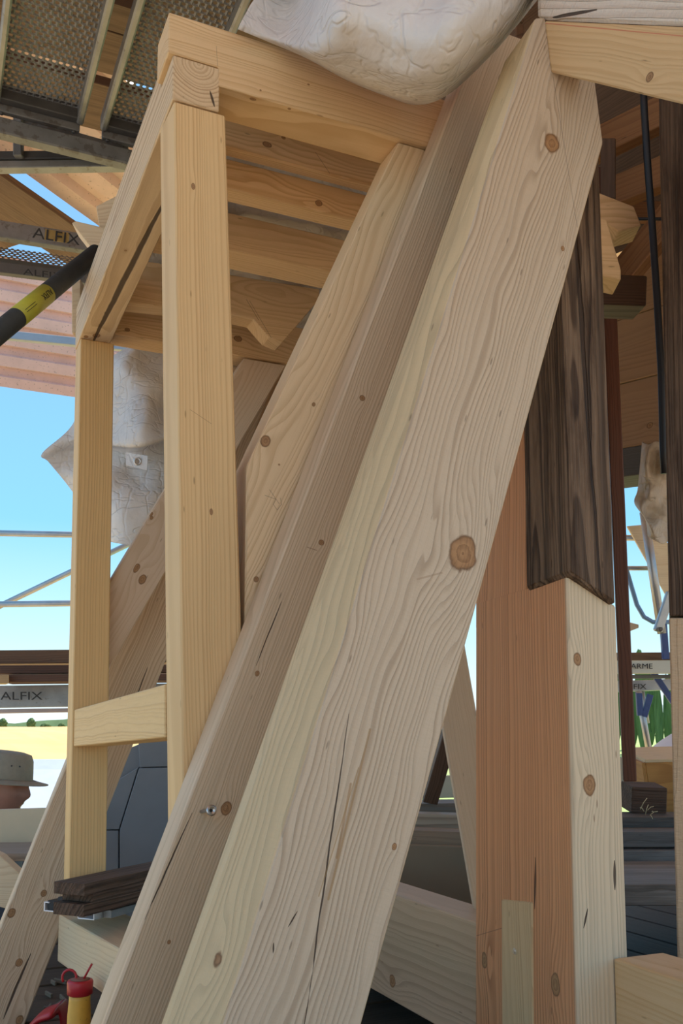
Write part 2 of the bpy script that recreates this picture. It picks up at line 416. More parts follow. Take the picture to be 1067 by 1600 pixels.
for k in range(15):
    az = R(39.0 + (k % 8) * .95 + (.47 if k > 7 else 0)); r_ = 158 if k < 8 else 172
    tree((r_ * math.sin(az), r_ * math.cos(az)), landz(r_) - .3, rn.uniform(.95, 1.15), rn.uniform(13, 17), CR[k % 4], 'tree in the wood beyond the meadow', 'trees at the edge of the meadow', 'forest_tree', 1.0)
for k, a_ in enumerate((3.1, 4.05, 5.6, 6.4, 7.3)):
    az = R(a_); r_ = 430 + 6 * k
    tree((r_ * math.sin(az), r_ * math.cos(az)), landz(r_) - 2.0, rn.uniform(1.4, 2.3), rn.uniform(3.0, 5.6), CH, 'small dark tree on the crest of the wheat field', 'trees along the wheat field crest', 'crest_tree', .4)

# pale village roofs below the wheat field
ROOFW = plain('pale_metal_roof', (.42, .45, .50), .45, 0, .08, 2)
WALLW = plain('white_render', (.62, .62, .62), .7, 0, .06, 1)
def barn(name, px, py, D, wid, dep, hgt, label):
    c = at(px, py, d=D); yaw = FW.xy.normalized(); f2 = Vector((yaw.x, yaw.y, 0)); r2 = RT.copy()
    g = -9.4
    t = empty(name, (c.x, c.y, g), label, 'building')
    def q(a, b, z): return c.xy.to_3d() + r2 * a + f2 * b + Vector((0, 0, z))
    ez = c.z - hgt
    beam8('wall', [q(-wid, 0, g), q(wid, 0, g), q(wid, dep, g), q(-wid, dep, g)], [q(-wid, 0, ez), q(wid, 0, ez), q(wid, dep, ez), q(-wid, dep, ez)], WALLW, t, 0)
    e_ = .35
    for s in (0, 1):
        b0 = -e_ if s == 0 else dep + e_
        p = [q(-wid - e_, b0, ez - .1), q(wid + e_, b0, ez - .1), q(wid + e_, dep / 2, c.z), q(-wid - e_, dep / 2, c.z)]
        up_ = Vector((0, 0, .15))
        beam8('roof_slope', p, [x + up_ for x in p], ROOFW, t, 0)
    for sgn in (-1, 1):
        a = wid * sgn
        mesh_obj('gable', [q(a, 0, ez), q(a, dep, ez), q(a, dep / 2, c.z), q(a * .97, 0, ez), q(a * .97, dep, ez), q(a * .97, dep / 2, c.z)], [(0, 1, 2), (5, 4, 3), (0, 1, 4, 3), (1, 2, 5, 4), (2, 0, 3, 5)], WALLW, None, t)
    k_ = q(wid * .3, dep * .55, 0)
    beam8('chimney', rect((k_.x, k_.y, c.z - .8), (.5, 0, 0), (0, .5, 0)), rect((k_.x, k_.y, c.z + .55), (.5, 0, 0), (0, .5, 0)), WALLW, t, 0)
    return t
barn('village_house', 75, 1196, 34, 3.2, 6.5, 1.6, 'white village house with pale roof below the wheat field')
barn('farm_shed', 10, 1216, 27, 4.0, 6.0, .9, 'low shed with pale metal roof beside the white house')

# ------------------------------------------------------------------ dormer frame
PINE = dict(light=(.77, .53, .29), dark=(.53, .31, .13), name='pine')
PALE = dict(light=(.76, .585, .41), dark=(.55, .38, .23), name='pale_pine')
UF, VF = .335, 1.463                                     # outer faces of the dormer
# post_2: slightly out of plumb
pa = [at(272, 157, v=VF), at(352, 178, v=VF), at(284.5, 1130, v=VF), at(382, 1130, v=VF)]
zt, zb = 1.079, -.461
def onz(p, q, z): return p + (q - p) * ((z - p.z) / (q.z - p.z))
A0, A1 = onz(pa[0], pa[2], zb), onz(pa[1], pa[3], zb); B0, B1 = onz(pa[0], pa[2], zt), onz(pa[1], pa[3], zt)
dv = Vector((0, .088, 0)); du = Vector((-.004, 0, 0))
p2 = beam8('dormer_post', [A0, A1, A1 + dv, A0 + dv + du], [B0, B1, B1 + dv, B0 + dv + du],
    dict(PINE, light=(.76, .52, .26), seed=5, freq=170, pith=(.16, -.02), wob=.004, contrast=.5, streak=.06, marks=[(at(297, 640, v=VF), at(330, 662, v=VF), .0006, (.25, .15, .08))],
         knots=[(at(302, 291, v=VF), .0035, 1.8), (at(330, 800, v=VF), .003, 2)]))
tag(p2, 'square yellow pine post under the pale end-grain corner of the dormer frame', 'timber post')
# header along the roof direction, halved over the rail
hz0, hz1 = 1.131, 1.241; hu0, hu1 = .326, .905
hp = [(hu0, 1.166), (.416, 1.166), (.416, hz0), (hu1 - .04, hz0), (hu1, hz1), (hu0, hz1)]
hd = prism('dormer_header', [Vector((a, VF, z)) for a, z in hp], [Vector((a, VF + .086, z)) for a, z in hp],
    dict(PINE, light=(.74, .52, .29), freq=150, pith=(.05, -.16), contrast=.42, saw=.25,
         knots=[(at(407, 141, v=VF), .002, 1), (at(482, 132, v=VF), .002, 1.3), (at(395, 155, z=hz0), .004, 1.6), (at(452, 170, z=hz0), .003, 1.2)],
         marks=[(at(338, 72, v=VF), at(340, 105, v=VF), .0006, (.2, .15, .1))]), (1, 0, 0))
tag(hd, 'yellow header beam running under the white tarp to the sloping rafters', 'beam')
# top rail along the eaves, its end grain showing on the corner
rq = [(VF + .001, 1.083), (2.60, 1.083), (2.60, 1.207), (VF + .089, 1.207), (VF + .089, 1.1645), (VF + .001, 1.1645)]
rl = prism('dormer_rail', [Vector((UF, a, z)) for a, z in rq], [Vector((.418, a, z)) for a, z in rq],
    dict(light=(.70, .52, .32), dark=(.40, .24, .12), name='pine', freq=150, pith=(.045, -.01), wob=.006, contrast=.75, saw=.3,
         cracks=[(Vector((.395, 1.75, 1.083)), Vector((.372, 2.56, 1.083)), .009), (at(328, 140, v=VF), at(336, 168, v=VF), .003)],
         knots=[(Vector((.375, 2.48, 1.083)), .011, 1.3), (Vector((.35, 2.5, 1.083)), .007, 1.3), (Vector((.36, 2.0, 1.083)), .003, 1.3)]), (0, 1, 0))
# upper part of the rail end is cut away for the header
me = rl.data
Mi = rl.matrix_world.inverted()
tag(rl, 'pine top rail with long drying crack underneath, joining the two dormer posts', 'beam')
# left post
lp = beam8('dormer_post', [Vector((.338 + a_, 2.405 + b_, -.388)) for a_, b_ in ((0, 0), (.09, 0), (.09, .09), (0, .09))],
    [Vector((.338, 2.515, 1.083)), Vector((.428, 2.515, 1.083)), Vector((.428, 2.605, 1.083)), Vector((.338, 2.605, 1.083))],
    dict(PINE, light=(.76, .50, .22), freq=140, pith=(.15, .03), wob=.004, contrast=.5, streak=.07, marks=[(at(125, 779, v=2.47), at(154, 775, v=2.47), .003, (.22, .15, .09))]))
tag(lp, 'slim yellow pine post standing on the dark grooved board', 'timber post')
# bottom rail
b0, b1 = at(257, 1069, v=1.556), at(257, 1152, v=1.556)
br = prism('dormer_sill_rail', [b0, Vector((.342, 2.46, .066)), Vector((.342, 2.46, -.027)), b1],
    [b0 + Vector((.085, 0, -.002)), Vector((.425, 2.46, .064)), Vector((.425, 2.46, -.027)), b1 + Vector((.085, 0, 0))],
    dict(PINE, light=(.78, .54, .26), freq=120, pith=(.02, .12), contrast=.35, saw=.7,
         cracks=[(at(160, 1134, u=.34), at(173, 1136, u=.34), .003), (at(170, 1108, u=.34), at(172, 1118, u=.34), .003), (at(180, 1102, u=.34), at(192, 1100, u=.34), .003)]), (0, 1, 0))
tag(br, 'short yellow pine rail wedged low between the two dormer posts', 'beam')

# ---- members of the dormer ceiling
def joist(u, v, z, label, **kw):
    o = bbox('ceiling_joist', u, v, z, 'u', dict(dict(PINE, contrast=.5), **kw))
    return tag(o, label, 'joist')
joist((.42, .93), (1.70, 1.73), (1.186, 1.262), 'thin upright ceiling joist next behind the yellow header beam', knots=[(at(417, 226, v=1.70), .007, 1.5), (at(443, 215, v=1.7), .004, 1.4)],
      marks=[(at(493, 238, v=1.70), at(528, 290, v=1.70), .0008, (.12, .07, .04))])
joist((.42, .95), (1.752, 1.80), (1.131, 1.197), 'ceiling joist with a round knot in front of the tarp gap', knots=[(at(498, 317, v=1.752), .0075, 1.25)])
joist((.42, .98), (1.985, 2.075), (1.131, 1.222), 'square ceiling joist behind the tarp gap', freq=200)
o = prism('ceiling_joist', [at(180, 400, v=2.33), at(500, 452, v=2.33), at(497, 470, v=2.33), at(441, 536, v=2.33), at(420, 527, v=2.33), at(396, 499, v=2.33), at(361, 491, v=2.33), at(180, 470, v=2.33)],
    [p + Vector((0, .06, 0)) for p in [at(180, 400, v=2.33), at(500, 452, v=2.33), at(497, 470, v=2.33), at(441, 536, v=2.33), at(420, 527, v=2.33), at(396, 499, v=2.33), at(361, 491, v=2.33), at(180, 470, v=2.33)]],
    dict(PINE, marks=[(at(385, 468, v=2.33), at(404, 500, v=2.33), .0012, (.14, .08, .05)), (at(390, 470, v=2.33), at(425, 530, v=2.33), .001, (.14, .08, .05))]), (1, 0, 0))
tag(o, 'deep joist with notched lower corner above the far header', 'joist')
fh = bbox('far_header', (.43, 1.02), (2.52, 2.60), (1.113, 1.235), 'u', dict(PINE, knots=[(at(372, 529, v=2.52), .010, 1.4), (at(213, 478, v=2.52), .008, 1.3), (at(199, 515, v=2.52), .006, 1.3)]))
tag(fh, 'far header beam with dark knots behind the dormer posts', 'beam')
kb = prism('knee_brace', [at(212, 440, v=2.42), at(247, 464, v=2.42), at(247, 482, v=2.42), at(205, 448, v=2.42)], [p + Vector((0, .05, 0)) for p in [at(212, 440, v=2.42), at(247, 464, v=2.42), at(247, 482, v=2.42), at(205, 448, v=2.42)]],
    dict(PINE, light=(.70, .52, .31)), (1, 0, -.8))
tag(kb, 'small slanting brace in the corner behind the top rail', 'brace')

# ------------------------------------------------------------------ rafters
def rafter(name, c0, c1, v0, v1, z0, z1, kw, label, cat='rafter', bevel=.003):
    """c0, c1: two points of the outer arris and a width: rafter lies between v0 and v1; ends cut at z0/z1"""
    (pa_, pb_), h = c0, c1
    d = (pb_ - pa_); d.y = 0; d.normalize(); n = Vector((d.z, 0, -d.x))      # n points to the inner side
    def edge(off, z, v):
        p = pa_ + n * off; q = p + d * ((z - p.z) / d.z); return Vector((q.x, v, q.z))
    A = [edge(0, z0, v0), edge(h, z0, v0), edge(h, z0, v1), edge(0, z0, v1)]
    B = [edge(0, z1, v0), edge(h, z1, v0), edge(h, z1, v1), edge(0, z1, v1)]
    o = beam8(name, A, B, kw, None, bevel, frame(cen(A), d, n)); tag(o, label, cat); return o
RW = .075
v2 = VF - RW
r2 = rafter('jack_rafter', (at(276, 1300, v=v2), at(466, 800, v=v2)), .10, v2, VF - .001, -.62, 1.36,
    dict(light=(.65, .49, .33), dark=(.43, .30, .18), name='rafter_wood', freq=210, pith=(.26, .03), wob=.004, contrast=.5, saw=.15,
         knots=[(at(566, 622, v=v2), .006, 1.0), (at(502, 848, v=v2), .0055, 1.0), (at(402, 1052, v=v2), .004, 1.2), (at(353, 1264, v=v2), .009, 1.3), (at(352, 1262, v=v2), .004, 1.2), (at(264, 1472, v=v2), .003, 1.2), (at(620, 385, v=v2), .003, 1)],
         cracks=[(at(300, 1270, v=v2), at(220, 1450, v=v2), .0014), (at(440, 940, v=v2), at(400, 1040, v=v2), .0012)],
         marks=[(at(480, 855, v=v2), at(495, 860, v=v2), .001, (.25, .15, .09))]),
    'brownish rafter with a pale outer edge and a protruding screw')
# protruding screw
sp = at(314, 1268, v=v2); sh = sp + Vector((.006, -.034, .004))
Ms = frame(sh, Vector((1, 0, 0)), Vector((0, 0, 1))); ax = (sh - sp).normalized()
Ms = frame(sh, ax.orthogonal(), ax.cross(ax.orthogonal()))
sc_ = lathe('screw', [(.0028, -.034), (.0028, -.004), (.0080, 0), (.0083, .0015), (.0045, .002), (.0036, -.001)], Ms, SCREW, r2, 16)
lathe('washer_head', [(.0026, .0001), (.0026, .0003)], Ms @ Matrix.Translation((0, 0, -.0006)), RUB, sc_, 6)
# strut under the header, beside rafter 2
v3 = 1.470
d3 = at(622, 222, v=v3) - at(403, 691, v=v3); d3.normalize(); n3 = Vector((d3.z, 0, -d3.x)); a3 = at(403, 691, v=v3); uc = .478
def l3(off, u=None, z=None):
    p = a3 + n3 * off; return p + d3 * ((u - p.x) / d3.x if u is not None else (z - p.z) / d3.z)
f3 = [l3(0, u=uc), l3(.17, u=uc), l3(.17, z=1.1295), l3(0, z=1.1295)]
s3 = prism('strut_rafter', f3, [p + Vector((0, .078, 0)) for p in f3],
    dict(PALE, light=(.77, .57, .35), dark=(.56, .37, .19), freq=175, pith=(.14, .12), wob=.010, contrast=.6,
         knots=[(at(415, 689, v=v3), .010, 1.25), (at(490, 632, v=v3), .0038, 1.2), (at(400, 905, v=v3), .0048, 1.2), (at(436, 726, v=v3), .002, 1)],
         marks=[(at(414, 774, v=v3), at(431, 780, v=v3), .0006, (.15, .11, .08)), (at(421, 765, v=v3), at(436, 787, v=v3), .0006, (.15, .11, .08)), (at(438, 778, v=v3), at(440, 788, v=v3), .0006, (.15, .11, .08)), (at(440, 788, v=v3), at(433, 797, v=v3), .0006, (.15, .11, .08)), (at(433, 797, v=v3), at(427, 788, v=v3), .0006, (.15, .11, .08)), (at(427, 788, v=v3), at(431, 780, v=v3), .0006, (.15, .11, .08))]),
    d3, None, .003)
tag(s3, 'pale pine strut with a loose dark knot propping the header beam', 'rafter')
# far pair behind the left post
v4 = 2.50
a4 = at(177, 900, v=v4); d4 = (at(255, 770, v=v4) - a4).normalized(); n4 = Vector((d4.z, 0, -d4.x))
def l4(off, u=None, z=None):
    p = a4 + n4 * off; return p + d4 * ((u - p.x) / d4.x if u is not None else (z - p.z) / d4.z)
f4 = [l4(0, u=.431), l4(.115, u=.431), l4(.115, z=1.10), l4(0, z=1.10)]
o = prism('strut_rafter', f4, [p + Vector((0, .06, 0)) for p in f4],
    dict(PALE, light=(.68, .52, .37), knots=[(at(222, 905, v=v4), .010, 1.5), (at(213, 888, v=v4), .008, 1.8), (at(236, 803, v=v4), .006, 1.3), (at(237, 809, v=v4), .005, 1.3)], contrast=.5), d4, None, .003)
tag(o, 'shaded pale strut with two dark knots crossing behind the low rail', 'rafter')
v5 = 2.61
r5 = rafter('jack_rafter', (at(0, 1450, v=v5), at(95, 1215, v=v5)), .150, v5, v5 + .05, -1.1, 1.15,
    dict(PALE, light=(.70, .54, .37), dark=(.46, .30, .18), contrast=.6,
         knots=[(at(18, 1426, v=v5), .010, 1.3), (at(68, 1396, v=v5), .009, 1.2), (at(30, 1504, v=v5), .009, 1.2), (at(31, 1593, v=v5), .010, 1.3), (at(206, 1198, v=v5), .006, 1.5)],
         cracks=[(at(48, 1490, v=v5), at(5, 1592, v=v5), .004), (at(232, 1040, v=v5), at(200, 1120, v=v5), .002)]),
    'far rafter with a pale outer edge slanting out past the slim post')
# roof boards behind the struts, shade put into their brown tone
for i, (pts, vv, lab) in enumerate((
    (((437, 556), (470, 520), (380, 720), (372, 700)), 2.72, 'roof board toned reddish brown for shade behind the pale strut'),
    (((415, 575), (440, 556), (374, 690), (370, 668)), 2.80, 'narrow roof board toned brown for shade beside the far header end'),
    (((441, 537), (490, 470), (520, 440), (455, 560)), 2.66, 'roof board toned brown for shade in the corner under the notched joist'))):
    P = [at(x, y, v=vv) for x, y in pts]; d = (P[1] - P[2]).normalized()
    o = prism('roof_board', P, [p + Vector((0, .025, 0)) for p in P], dict(light=(.48, .31, .17), dark=(.32, .19, .10), name='brown_board'), d); tag(o, lab, 'board')
# boards added so the dormer's far side stays dark, toned brown for shade
for k in range(2):
    zz = .78 - k * .20
    o = obeam('lining_board', (.80 - k * .075, 3.02, zz + .16), (1.24, 3.02, zz + .16), .19, .022, (0, 0, 1), dict(light=(.52, .34, .19), dark=(.34, .20, .10), name='lining'))
    tag(o, 'added lining board toned brown to darken the far side of the dormer', 'board', 'added lining boards on the far side of the dormer')

# ---- big hip rafter
vb = 1.14; wb_ = .105
ba = [(653, 600), (488, 1100)]
dh = Vector((math.cos(R(71.8)), 0, math.sin(R(71.8)))); nh = Vector((dh.z, 0, -dh.x))
A_ = at(653, 600, v=vb) + nh * -.002
def hp_(off, z, v): 
    p = A_ + nh * off; q = p + dh * ((z - p.z) / dh.z); return Vector((q.x, v, q.z))
zb_ = -.95
fr = [hp_(0, zb_, vb), hp_(.188, zb_, vb), at(943, 222, v=vb), at(930, 120, v=vb), at(872, 106, v=vb), at(852, 26, v=vb), at(837, 27, v=vb)]
bk = [p + Vector((0, wb_, 0)) for p in fr]
for i_ in (2, 3, 4): bk[i_] = fr[i_] + Vector((0, .045, 0))
bk[0] = hp_(-.062, zb_, vb + wb_); bk[6] = at(835, 27, v=vb) + Vector((.012, wb_, 0))
hip = prism('hip_rafter', fr, bk,
    dict(seed=14, light=(.585, .47, .345), dark=(.35, .255, .17), name='hip_wood', freq=115, pith=(-.03, -.17), wob=.022, contrast=.5, streak=.08, saw=.5, bump=.0012, flow=1.7,
         layers=[(1, .001, .003, (.66, .50, .29), 1.0)],
         knots=[(at(723, 865, v=vb), .0235, 1.25), (at(862, 224, v=vb), .016, 1.3), (at(879, 388, v=vb), .004, 1.2), (at(616, 1323, v=vb), .004, 1.3), (at(325, 1370, v=vb + .05), .008, 2.2), (at(335, 1498, v=vb + .03), .010, 1.6), (at(268, 1585, v=vb + .06), .007, 2.2), (at(545, 788, v=vb + .03), .006, 1.5)],
         cracks=[(at(545, 1115, v=vb), at(470, 1640, v=vb), .0014), (at(427, 1472, v=vb), at(426, 1492, v=vb), .0014), (at(468, 1420, v=vb), at(450, 1450, v=vb), .0014)],
         marks=[(at(578, 1140, v=vb), at(513, 1405, v=vb), .0022, (.34, .20, .08)), (at(548, 1225, v=vb), at(526, 1340, v=vb), .0022, (.30, .16, .06)), (at(560, 1200, v=vb), at(498, 1400, v=vb), .0012, (.36, .22, .09)), (at(864, 120, v=vb), at(902, 355, v=vb), .0008, (.18, .15, .13)), (at(652, 905, v=vb), at(690, 895, v=vb), .0018, (.38, .27, .18))]), dh, None, .003, Vector((0, 1, 0)))
tag(hip, 'massive greyish hip rafter with a big brown knot and yellow outer face', 'rafter')
# dark bark pockets on the outer face of the hip rafter are part of its wood
# beam let into the top of the hip rafter, and the waney one above it
q0, q1 = at(851, 33, v=vb - .001), at(861, 113, v=vb - .001)
e0, e1 = at(1130, 45, d=1.24), at(1130, 178, d=1.24)
e0, e1 = q0 + (e0 - q0) * 2.2, q1 + (e1 - q1) * 2.2
def away(ps, f=.055): return [p * (1 + f) for p in ps]
def cf(s, t): return (q0 + (e0 - q0) * s).lerp(q1 + (e1 - q1) * s, t)
tb = beam8('collar_beam', [q0, q1] + away([q1, q0]), [e0, e1] + away([e1, e0]),
    dict(PINE, light=(.70, .47, .24), freq=150, pith=(.16, .02), contrast=.45, wob=.006,
         knots=[(cf(.285, .73), .0085, .9)], cracks=[(cf(.20, .50), cf(.36, .52), .0022)], marks=[(cf(.0, .04), cf(.45, .13), .0011, (.55, .10, .06))]))
tag(tb, 'yellow beam with a red chalk line let into the hip rafter head', 'beam')
g0 = q0 + (q0 - e0) * .02 + Vector((0, 0, .001)); g1 = e0 + Vector((0, 0, .001))
ht = Vector((0, 0, .10))
tb2 = beam8('waney_beam', [g0, g0 + ht] + away([g0 + ht, g0]), [g1, g1 + ht] + away([g1 + ht, g1]),
    dict(PALE, light=(.78, .68, .57), dark=(.58, .45, .34), freq=90, pith=(.12, .02), wob=.012, bump=.004, saw=.6, cracks=[(g0 + (g1 - g0) * .03 + Vector((0, 0, .004)), g0 + (g1 - g0) * .17 + Vector((0, 0, .022)), .003)]), None, .006)
tag(tb2, 'rough pale beam lying on the yellow beam with the chalk line', 'beam')

# ------------------------------------------------------------------ the spliced post
po = frame((.98, 1.35, -.9), (0, 0, 1), (1, 0, 0))        # local x up, y = towards the ridge, z = along the eaves
NEWP = dict(light=(.66, .325, .155), dark=(.37, .16, .068), name='larch', freq=215, pith=(.30, .26), wob=.0025, contrast=.62, streak=.10, bump=.0012,
    layers=[(2, -.140, -.1485, (.68, .55, .38), 1.0)],
    knots=[(at(902, 1029, v=1.2), .0085, 1.3), (at(921, 1227, v=1.2), .013, 1.35), (at(757, 1500, u=.93), .010, 1.6), (at(868, 1540, u=.93), .012, 1.7)],
    cracks=[(at(960, 1345, v=1.2), at(961, 1390, v=1.2), .003), (at(836, 1340, u=.93), at(835, 1420, u=.93), .003), (at(918, 1420, v=1.2), at(912, 1450, v=1.2), .002)],
    marks=[(at(745, 1462, u=.93), at(785, 1450, u=.93), .001, (.18, .10, .06))])
npm = wood(M=po, **NEWP)
a = [Vector(p) for p in ((.928, 1.2, -.9), (1.03, 1.2, -.9), (1.03, 1.505, -.9), (.928, 1.505, -.9))]
b_ = [Vector(p) for p in ((.932, 1.2, .257), (1.03, 1.2, .213), (1.03, 1.475, .213), (.932, 1.475, .249))]
np_ = beam8('spliced_post', a, b_, npm, None, .003, po)
tag(np_, 'new post with orange and pale faces spliced under the old dark post', 'timber post')
a = [Vector(p) for p in ((.932, 1.312, .20), (1.02, 1.312, .20), (1.02, 1.476, .20), (.932, 1.476, .20))]
beam8('scarf_tongue', a, [Vector((.945 if p.x < .95 else 1.02, p.y - (.01 if p.y > 1.4 else 0), .95)) for p in a], npm, np_, .002, po)
# slip let into the orange face
i0 = [at(783, 1405, u=.9275), at(831, 1410, u=.9275), at(833, 1700, u=.9275), at(784, 1700, u=.9275)]
il = prism('inlay_slip', i0, [p + Vector((.02, 0, 0)) for p in i0], dict(PALE, light=(.62, .45, .25), dark=(.44, .28, .14), freq=150, contrast=.5), (0, 0, 1), np_)
sc2 = at(804, 1486, u=.9275)
lathe('inlay_screw', [(.0055, 0), (.005, .0006), (.003, .0004), (.0022, -.001)], frame(sc2 + Vector((-.0004, 0, 0)), (0, 0, 1), (0, 1, 0)) @ Matrix.Rotation(math.pi, 4, 'X'), SCREW, il, 14)
# seam beside the slip
sm = [at(833, 1398, u=.9272), at(837, 1398, u=.9272), at(838, 1700, u=.9272), at(835, 1700, u=.9272)]
# old post, weathered
def oldw(**k): return dict(dict(light=(.17, .105, .065), dark=(.06, .034, .02), name='old_wood', freq=150, contrast=.8, streak=.25, weather=.85, bump=.0028, rough=.75, wob=.006), **k)
OT = 1.10
oa = [Vector((.926, 1.186, .258)), Vector((1.019, 1.186, .212)), Vector((1.019, 1.306, .212)), Vector((.926, 1.306, .249))]
ob = [Vector((.930, 1.19, OT)), Vector((1.019, 1.19, OT)), Vector((1.019, 1.306, OT)), Vector((.930, 1.306, OT))]
M_ = frame(cen(oa), (0, 0, 1), (1, 0, 0))
op = beam8('old_post', oa, ob, oldw(light=(.215, .14, .088), pith=(-.02, .03), 
    cracks=[(Vector((.958, 1.186, .95)), Vector((.975, 1.186, .45)), .006), (Vector((.975, 1.186, .50)), Vector((.988, 1.186, .21)), .003), (Vector((.926, 1.288, .70)), Vector((.926, 1.290, .24)), .003)]), None, .005, M_)
tag(op, 'old dark brown weathered post ending in a cut above the new post', 'timber post')
# wall plate behind/through the post
pl = bbox('wall_plate', (1.0, 1.10), (1.50, 2.60), (-.60, -.362), 'v', dict(PALE, light=(.60, .42, .26), dark=(.40, .26, .15), freq=70, pith=(.02, .16), contrast=.5,
    knots=[(at(613, 1533, u=1.0), .015, 1.0)], layers=[(2, .01, .12, (.58, .46, .32), .8)]))
tag(pl, 'broad pale wall plate meeting the spliced post behind the hip rafter', 'beam')
pl2 = bbox('wall_plate', (1.0, 1.10), (.55, 1.199), (-.60, -.346), 'v', dict(PINE, light=(.66, .46, .25), freq=90, pith=(.03, .16), contrast=.5))
tag(pl2, 'yellow wall plate stub jutting from the pale face of the spliced post', 'beam')
# brace leaning behind the post
o = obeam('brace_board', at(688, 960, v=1.72), at(775, 1460, v=1.72), .075, .04, RT, dict(PALE, light=(.66, .50, .34), knots=[(at(737, 1044, v=1.72), .004, 1)], contrast=.3))
tag(o, 'narrow pale brace leaning behind the orange face of the post', 'brace')

# ------------------------------------------------------------------ scaffold above and behind the dormer
def perf(name, o, du, dv, nu, nv, pitch, r, mat, parent, depth=.004):
    """steel sheet with staggered round holes; du, dv unit vectors"""
    V = []; Fc = []
    for j in range(nv):
        for i in range(nu):
            c = Vector(o) + du * ((i + .5 + (.5 if j % 2 else 0)) * pitch) + dv * ((j + .5) * pitch)
            b = len(V)
            for k in range(8):
                a = math.pi / 4 * k; m = max(abs(math.cos(a)), abs(math.sin(a)))
                V.append(c + (du * (math.cos(a) / m) + dv * (math.sin(a) / m)) * (pitch / 2))
            nrm = du.cross(dv).normalized()
            for k in range(8):
                a = math.pi / 4 * k; V.append(c + (du * math.cos(a) + dv * math.sin(a)) * r + nrm * depth)
            for k in range(8): Fc.append((b + k, b + (k + 1) % 8, b + 8 + (k + 1) % 8, b + 8 + k))
    return mesh_obj(name, V, Fc, mat, frame(o, du, dv), parent)
Xu = Vector((1, 0, 0)); Yv = Vector((0, 1, 0)); Zz = Vector((0, 0, 1))
ZD = 2.2
for (u0, u1, lab) in ((.112, .418, 'perforated steel deck plank overhead with rusty specks at its end'), (.478, .79, 'perforated steel deck plank overhead reaching behind the tarp')):
    t = empty('deck_plank', (u0, 3.24, ZD), lab, 'scaffold plank')
    perf('perforated_sheet', Vector((u0 + .012, 1.55, ZD + .03)), Xu, Yv, 13, 76, .0218, .0068, STEEL_OLD, t)
    for s in (u0, u1):
        sg = 1 if s == u0 else -1
        bbox('side_rail', (min(s, s + sg * .024), max(s, s + sg * .024)), (1.5, 3.235), (ZD - .012, ZD + .045), 'v', STEEL, t, .006)
    bbox('end_cap', (u0 + .004, u1 - .004), (3.205, 3.238), (ZD - .005, ZD + .05), 'u', STEEL_DARK, t, .003)
    bbox('hook_plate', (u0 + .01, u1 - .01), (3.238, 3.262), (ZD - .03, ZD + .012), 'u', STEEL_OLD, t, .003)
    for q in (u0 + .03, u1 - .03):
        lathe('rivet', [(.008, 0), (.007, .004), (.003, .0055)], frame((q, 3.25, ZD - .031), (1, 0, 0), (0, -1, 0)), STEEL_DARK, t, 10)
rb = bbox('roof_purlin', (.40, .56), (1.6, 2.92), (2.44, 2.55), 'v', dict(light=(.10, .03, .02), dark=(.05, .015, .01), name='red_wood')); tag(rb, 'dark red purlin seen between the perforated deck planks', 'beam')
PW = dict(light=(.20, .115, .07), dark=(.10, .055, .032), name='deck_wood', contrast=.5, weather=.3, freq=60)
# timber deck added higher up so the holes look dark
for k in range(8):
    v0 = 1.45 + k * .30
    o = bbox('added_deck_board', (-.5, 1.5), (v0, v0 + (.296 if k != 6 else .23)), (2.60, 2.64), 'u', dict(PW) if k == 0 else bpy.data.objects['added_deck_board'].data.materials[0])
    tag(o, 'added brown deck board darkening the holes of the perforated planks', 'board', 'added deck boards above the perforated planks')
# unseen planks the viewer stands on, widened to block light from the ground
for k in range(5):
    u0 = -1.66 + k * .33
    t = empty('deck_plank', (u0, 0, -1.2), 'added steel deck plank of the unseen standing platform outside the dormer', 'scaffold plank', 'standing platform planks')
    bbox('deck_sheet', (u0 + .02, u0 + .30), (-2.2, 2.6), (-1.19, -1.18), 'v', STEEL_OLD, t, 0)
    for s in (u0, u0 + .30): bbox('side_rail', (s, s + .02), (-2.2, 2.6), (-1.23, -1.17), 'v', STEEL, t, .003)
# lattice transom under the plank ends
t = empty('lattice_transom', (.4, 3.27, 2.13), 'steel lattice transom carrying the deck plank ends', 'scaffold transom')
bbox('top_chord', (-.6, .85), (3.245, 3.295), (2.095, 2.155), 'u', STEEL_OLD, t, .005)
c0, c1 = at(-120, 249, d=3.42), at(196, 245, d=3.50)
for nm, dz, h_, mt in (('bottom_chord', 0, .032, STEEL_DARK), ('bottom_flange', -.036, .028, STEEL)):
    obeam(nm, c0 + Vector((0, 0, dz)), c1 + Vector((0, 0, dz)), .045, h_, Vector((0, 1, 0)), mt, t, .003)
obeam('lattice_web', at(29, 178, d=3.42), at(29, 246, d=3.42), .032, .03, RT, STEEL_OLD, t, .003)
obeam('lattice_web', at(36, 190, d=3.44), at(200, 236, d=3.48), .02, .026, Vector((0, 1, 0)), STEEL_OLD, t, .003)

